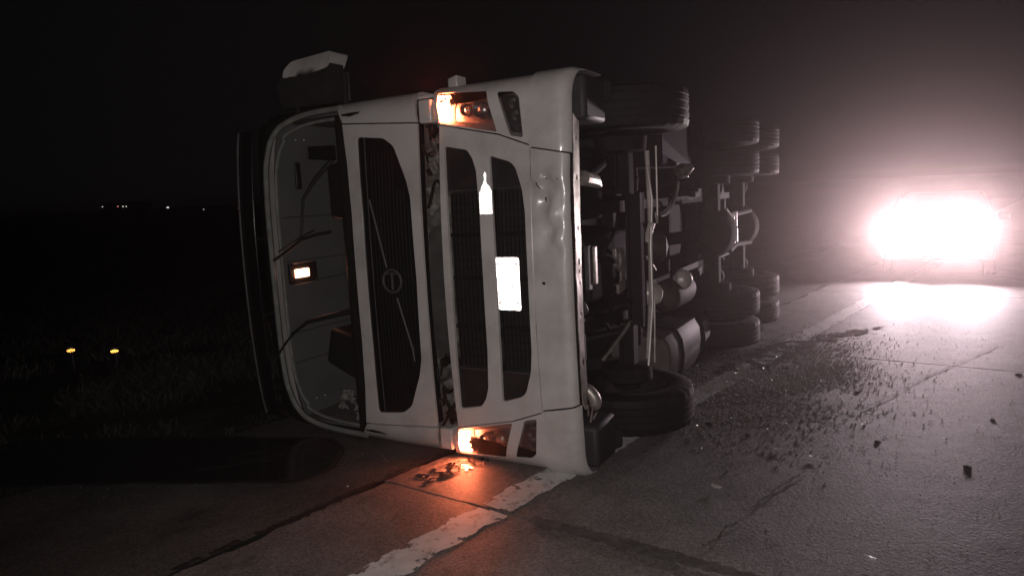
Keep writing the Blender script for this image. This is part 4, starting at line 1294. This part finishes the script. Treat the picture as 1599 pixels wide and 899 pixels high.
def far_pt(px, py, dist):
    d = fw + rt * ((px - 799.5) / 1079.91) - up * ((py - 449.5) / 1079.91)
    d = d / hypot(d.x, d.y)
    return Vector((0, 0, CAMH)) + d * dist
far = [(160, 323, 'lamp_white', .10), (262, 324, 'lamp_white', .20), (318, 327, 'lamp_white', .09), (373, 325, 'lamp_red', .15)]
labs = ["faintest white roadside light at the left end of the far row", "brightest single white light on the dark horizon, right of the red row", "tiny dim white light on the horizon nearest left of the lorry's roof", "small reddish light on the horizon beside the lorry's roof edge"]
for (px, py, m, r), lab in zip(far, labs):
    p = far_pt(px, py, 130)
    e = empty("distant_light", (p.x, p.y, -.06)); tag(e, lab, "distant light", "lights far off on the horizon")
    MB().tube([(0, 0, 0), (0, 0, p.z + .06)], .05, 8).build("post", M['pole'], e)
    MB().lathe((0, 0, p.z + .06), (0, 0, 1), [(.001, -r * .6), (r * .8, -r * .5), (r, 0), (r * .8, r * .5), (.001, r * .6)], 14).build("lamp", M[m], e)
p = far_pt(199, 323, 130)
e = empty("distant_vehicle", (p.x, p.y, -.06)); tag(e, "far vehicle on the left horizon seen only as a short row of red lights", "vehicle")
MB().box((0, 0, 1.6), (7.0, 2.4, 2.5)).build("body", M['pole'], e, bevel=.1)
for wx in (-2.2, 2.4):
    MB().lathe((wx, -1.0, .5), (0, -1, 0), [(.001, .26), (.3, .28), (.5, .24), (.5, 0)], 20).build("wheel", M['rubber'], e)
for px, m, r in ((184, 'lamp_red', .10), (192, 'lamp_white', .10), (197, 'lamp_white', .09), (204, 'lamp_white', .13), (210, 'lamp_red', .15), (215, 'lamp_red', .14)):
    q = far_pt(px, 322.5, 128.6) - p
    MB().box((q.x, q.y, p.z + .06 + q.z), (r * 2.2, .06, r * 1.4)).build("marker_lamp", M[m], e, bevel=.02)

# ------------------------------------------------------------------ thin haze added to stand in for lens glare around the lamps
hz = MB().box((0, 60, 2.25), (900, 900, 6.9)).build("glare_haze", None or M['soil'], smooth=0)
hz["kind"] = "stuff"
hm = bpy.data.materials.new("lens_glare_haze"); hm.use_nodes = True
nt = hm.node_tree; nt.nodes.remove(nt.nodes["Principled BSDF"])
pv = N(nt, "ShaderNodeVolumePrincipled")
pv.inputs["Color"].default_value = (0.95, 0.72, 0.79, 1)
pv.inputs["Density"].default_value = 0.0019
pv.inputs["Anisotropy"].default_value = 0.9
nt.links.new(pv.outputs[0], nt.nodes["Material Output"].inputs["Volume"])
hm.cycles.homogeneous_volume = True if hasattr(hm.cycles, "homogeneous_volume") else None
hz.data.materials.clear(); hz.data.materials.append(hm)
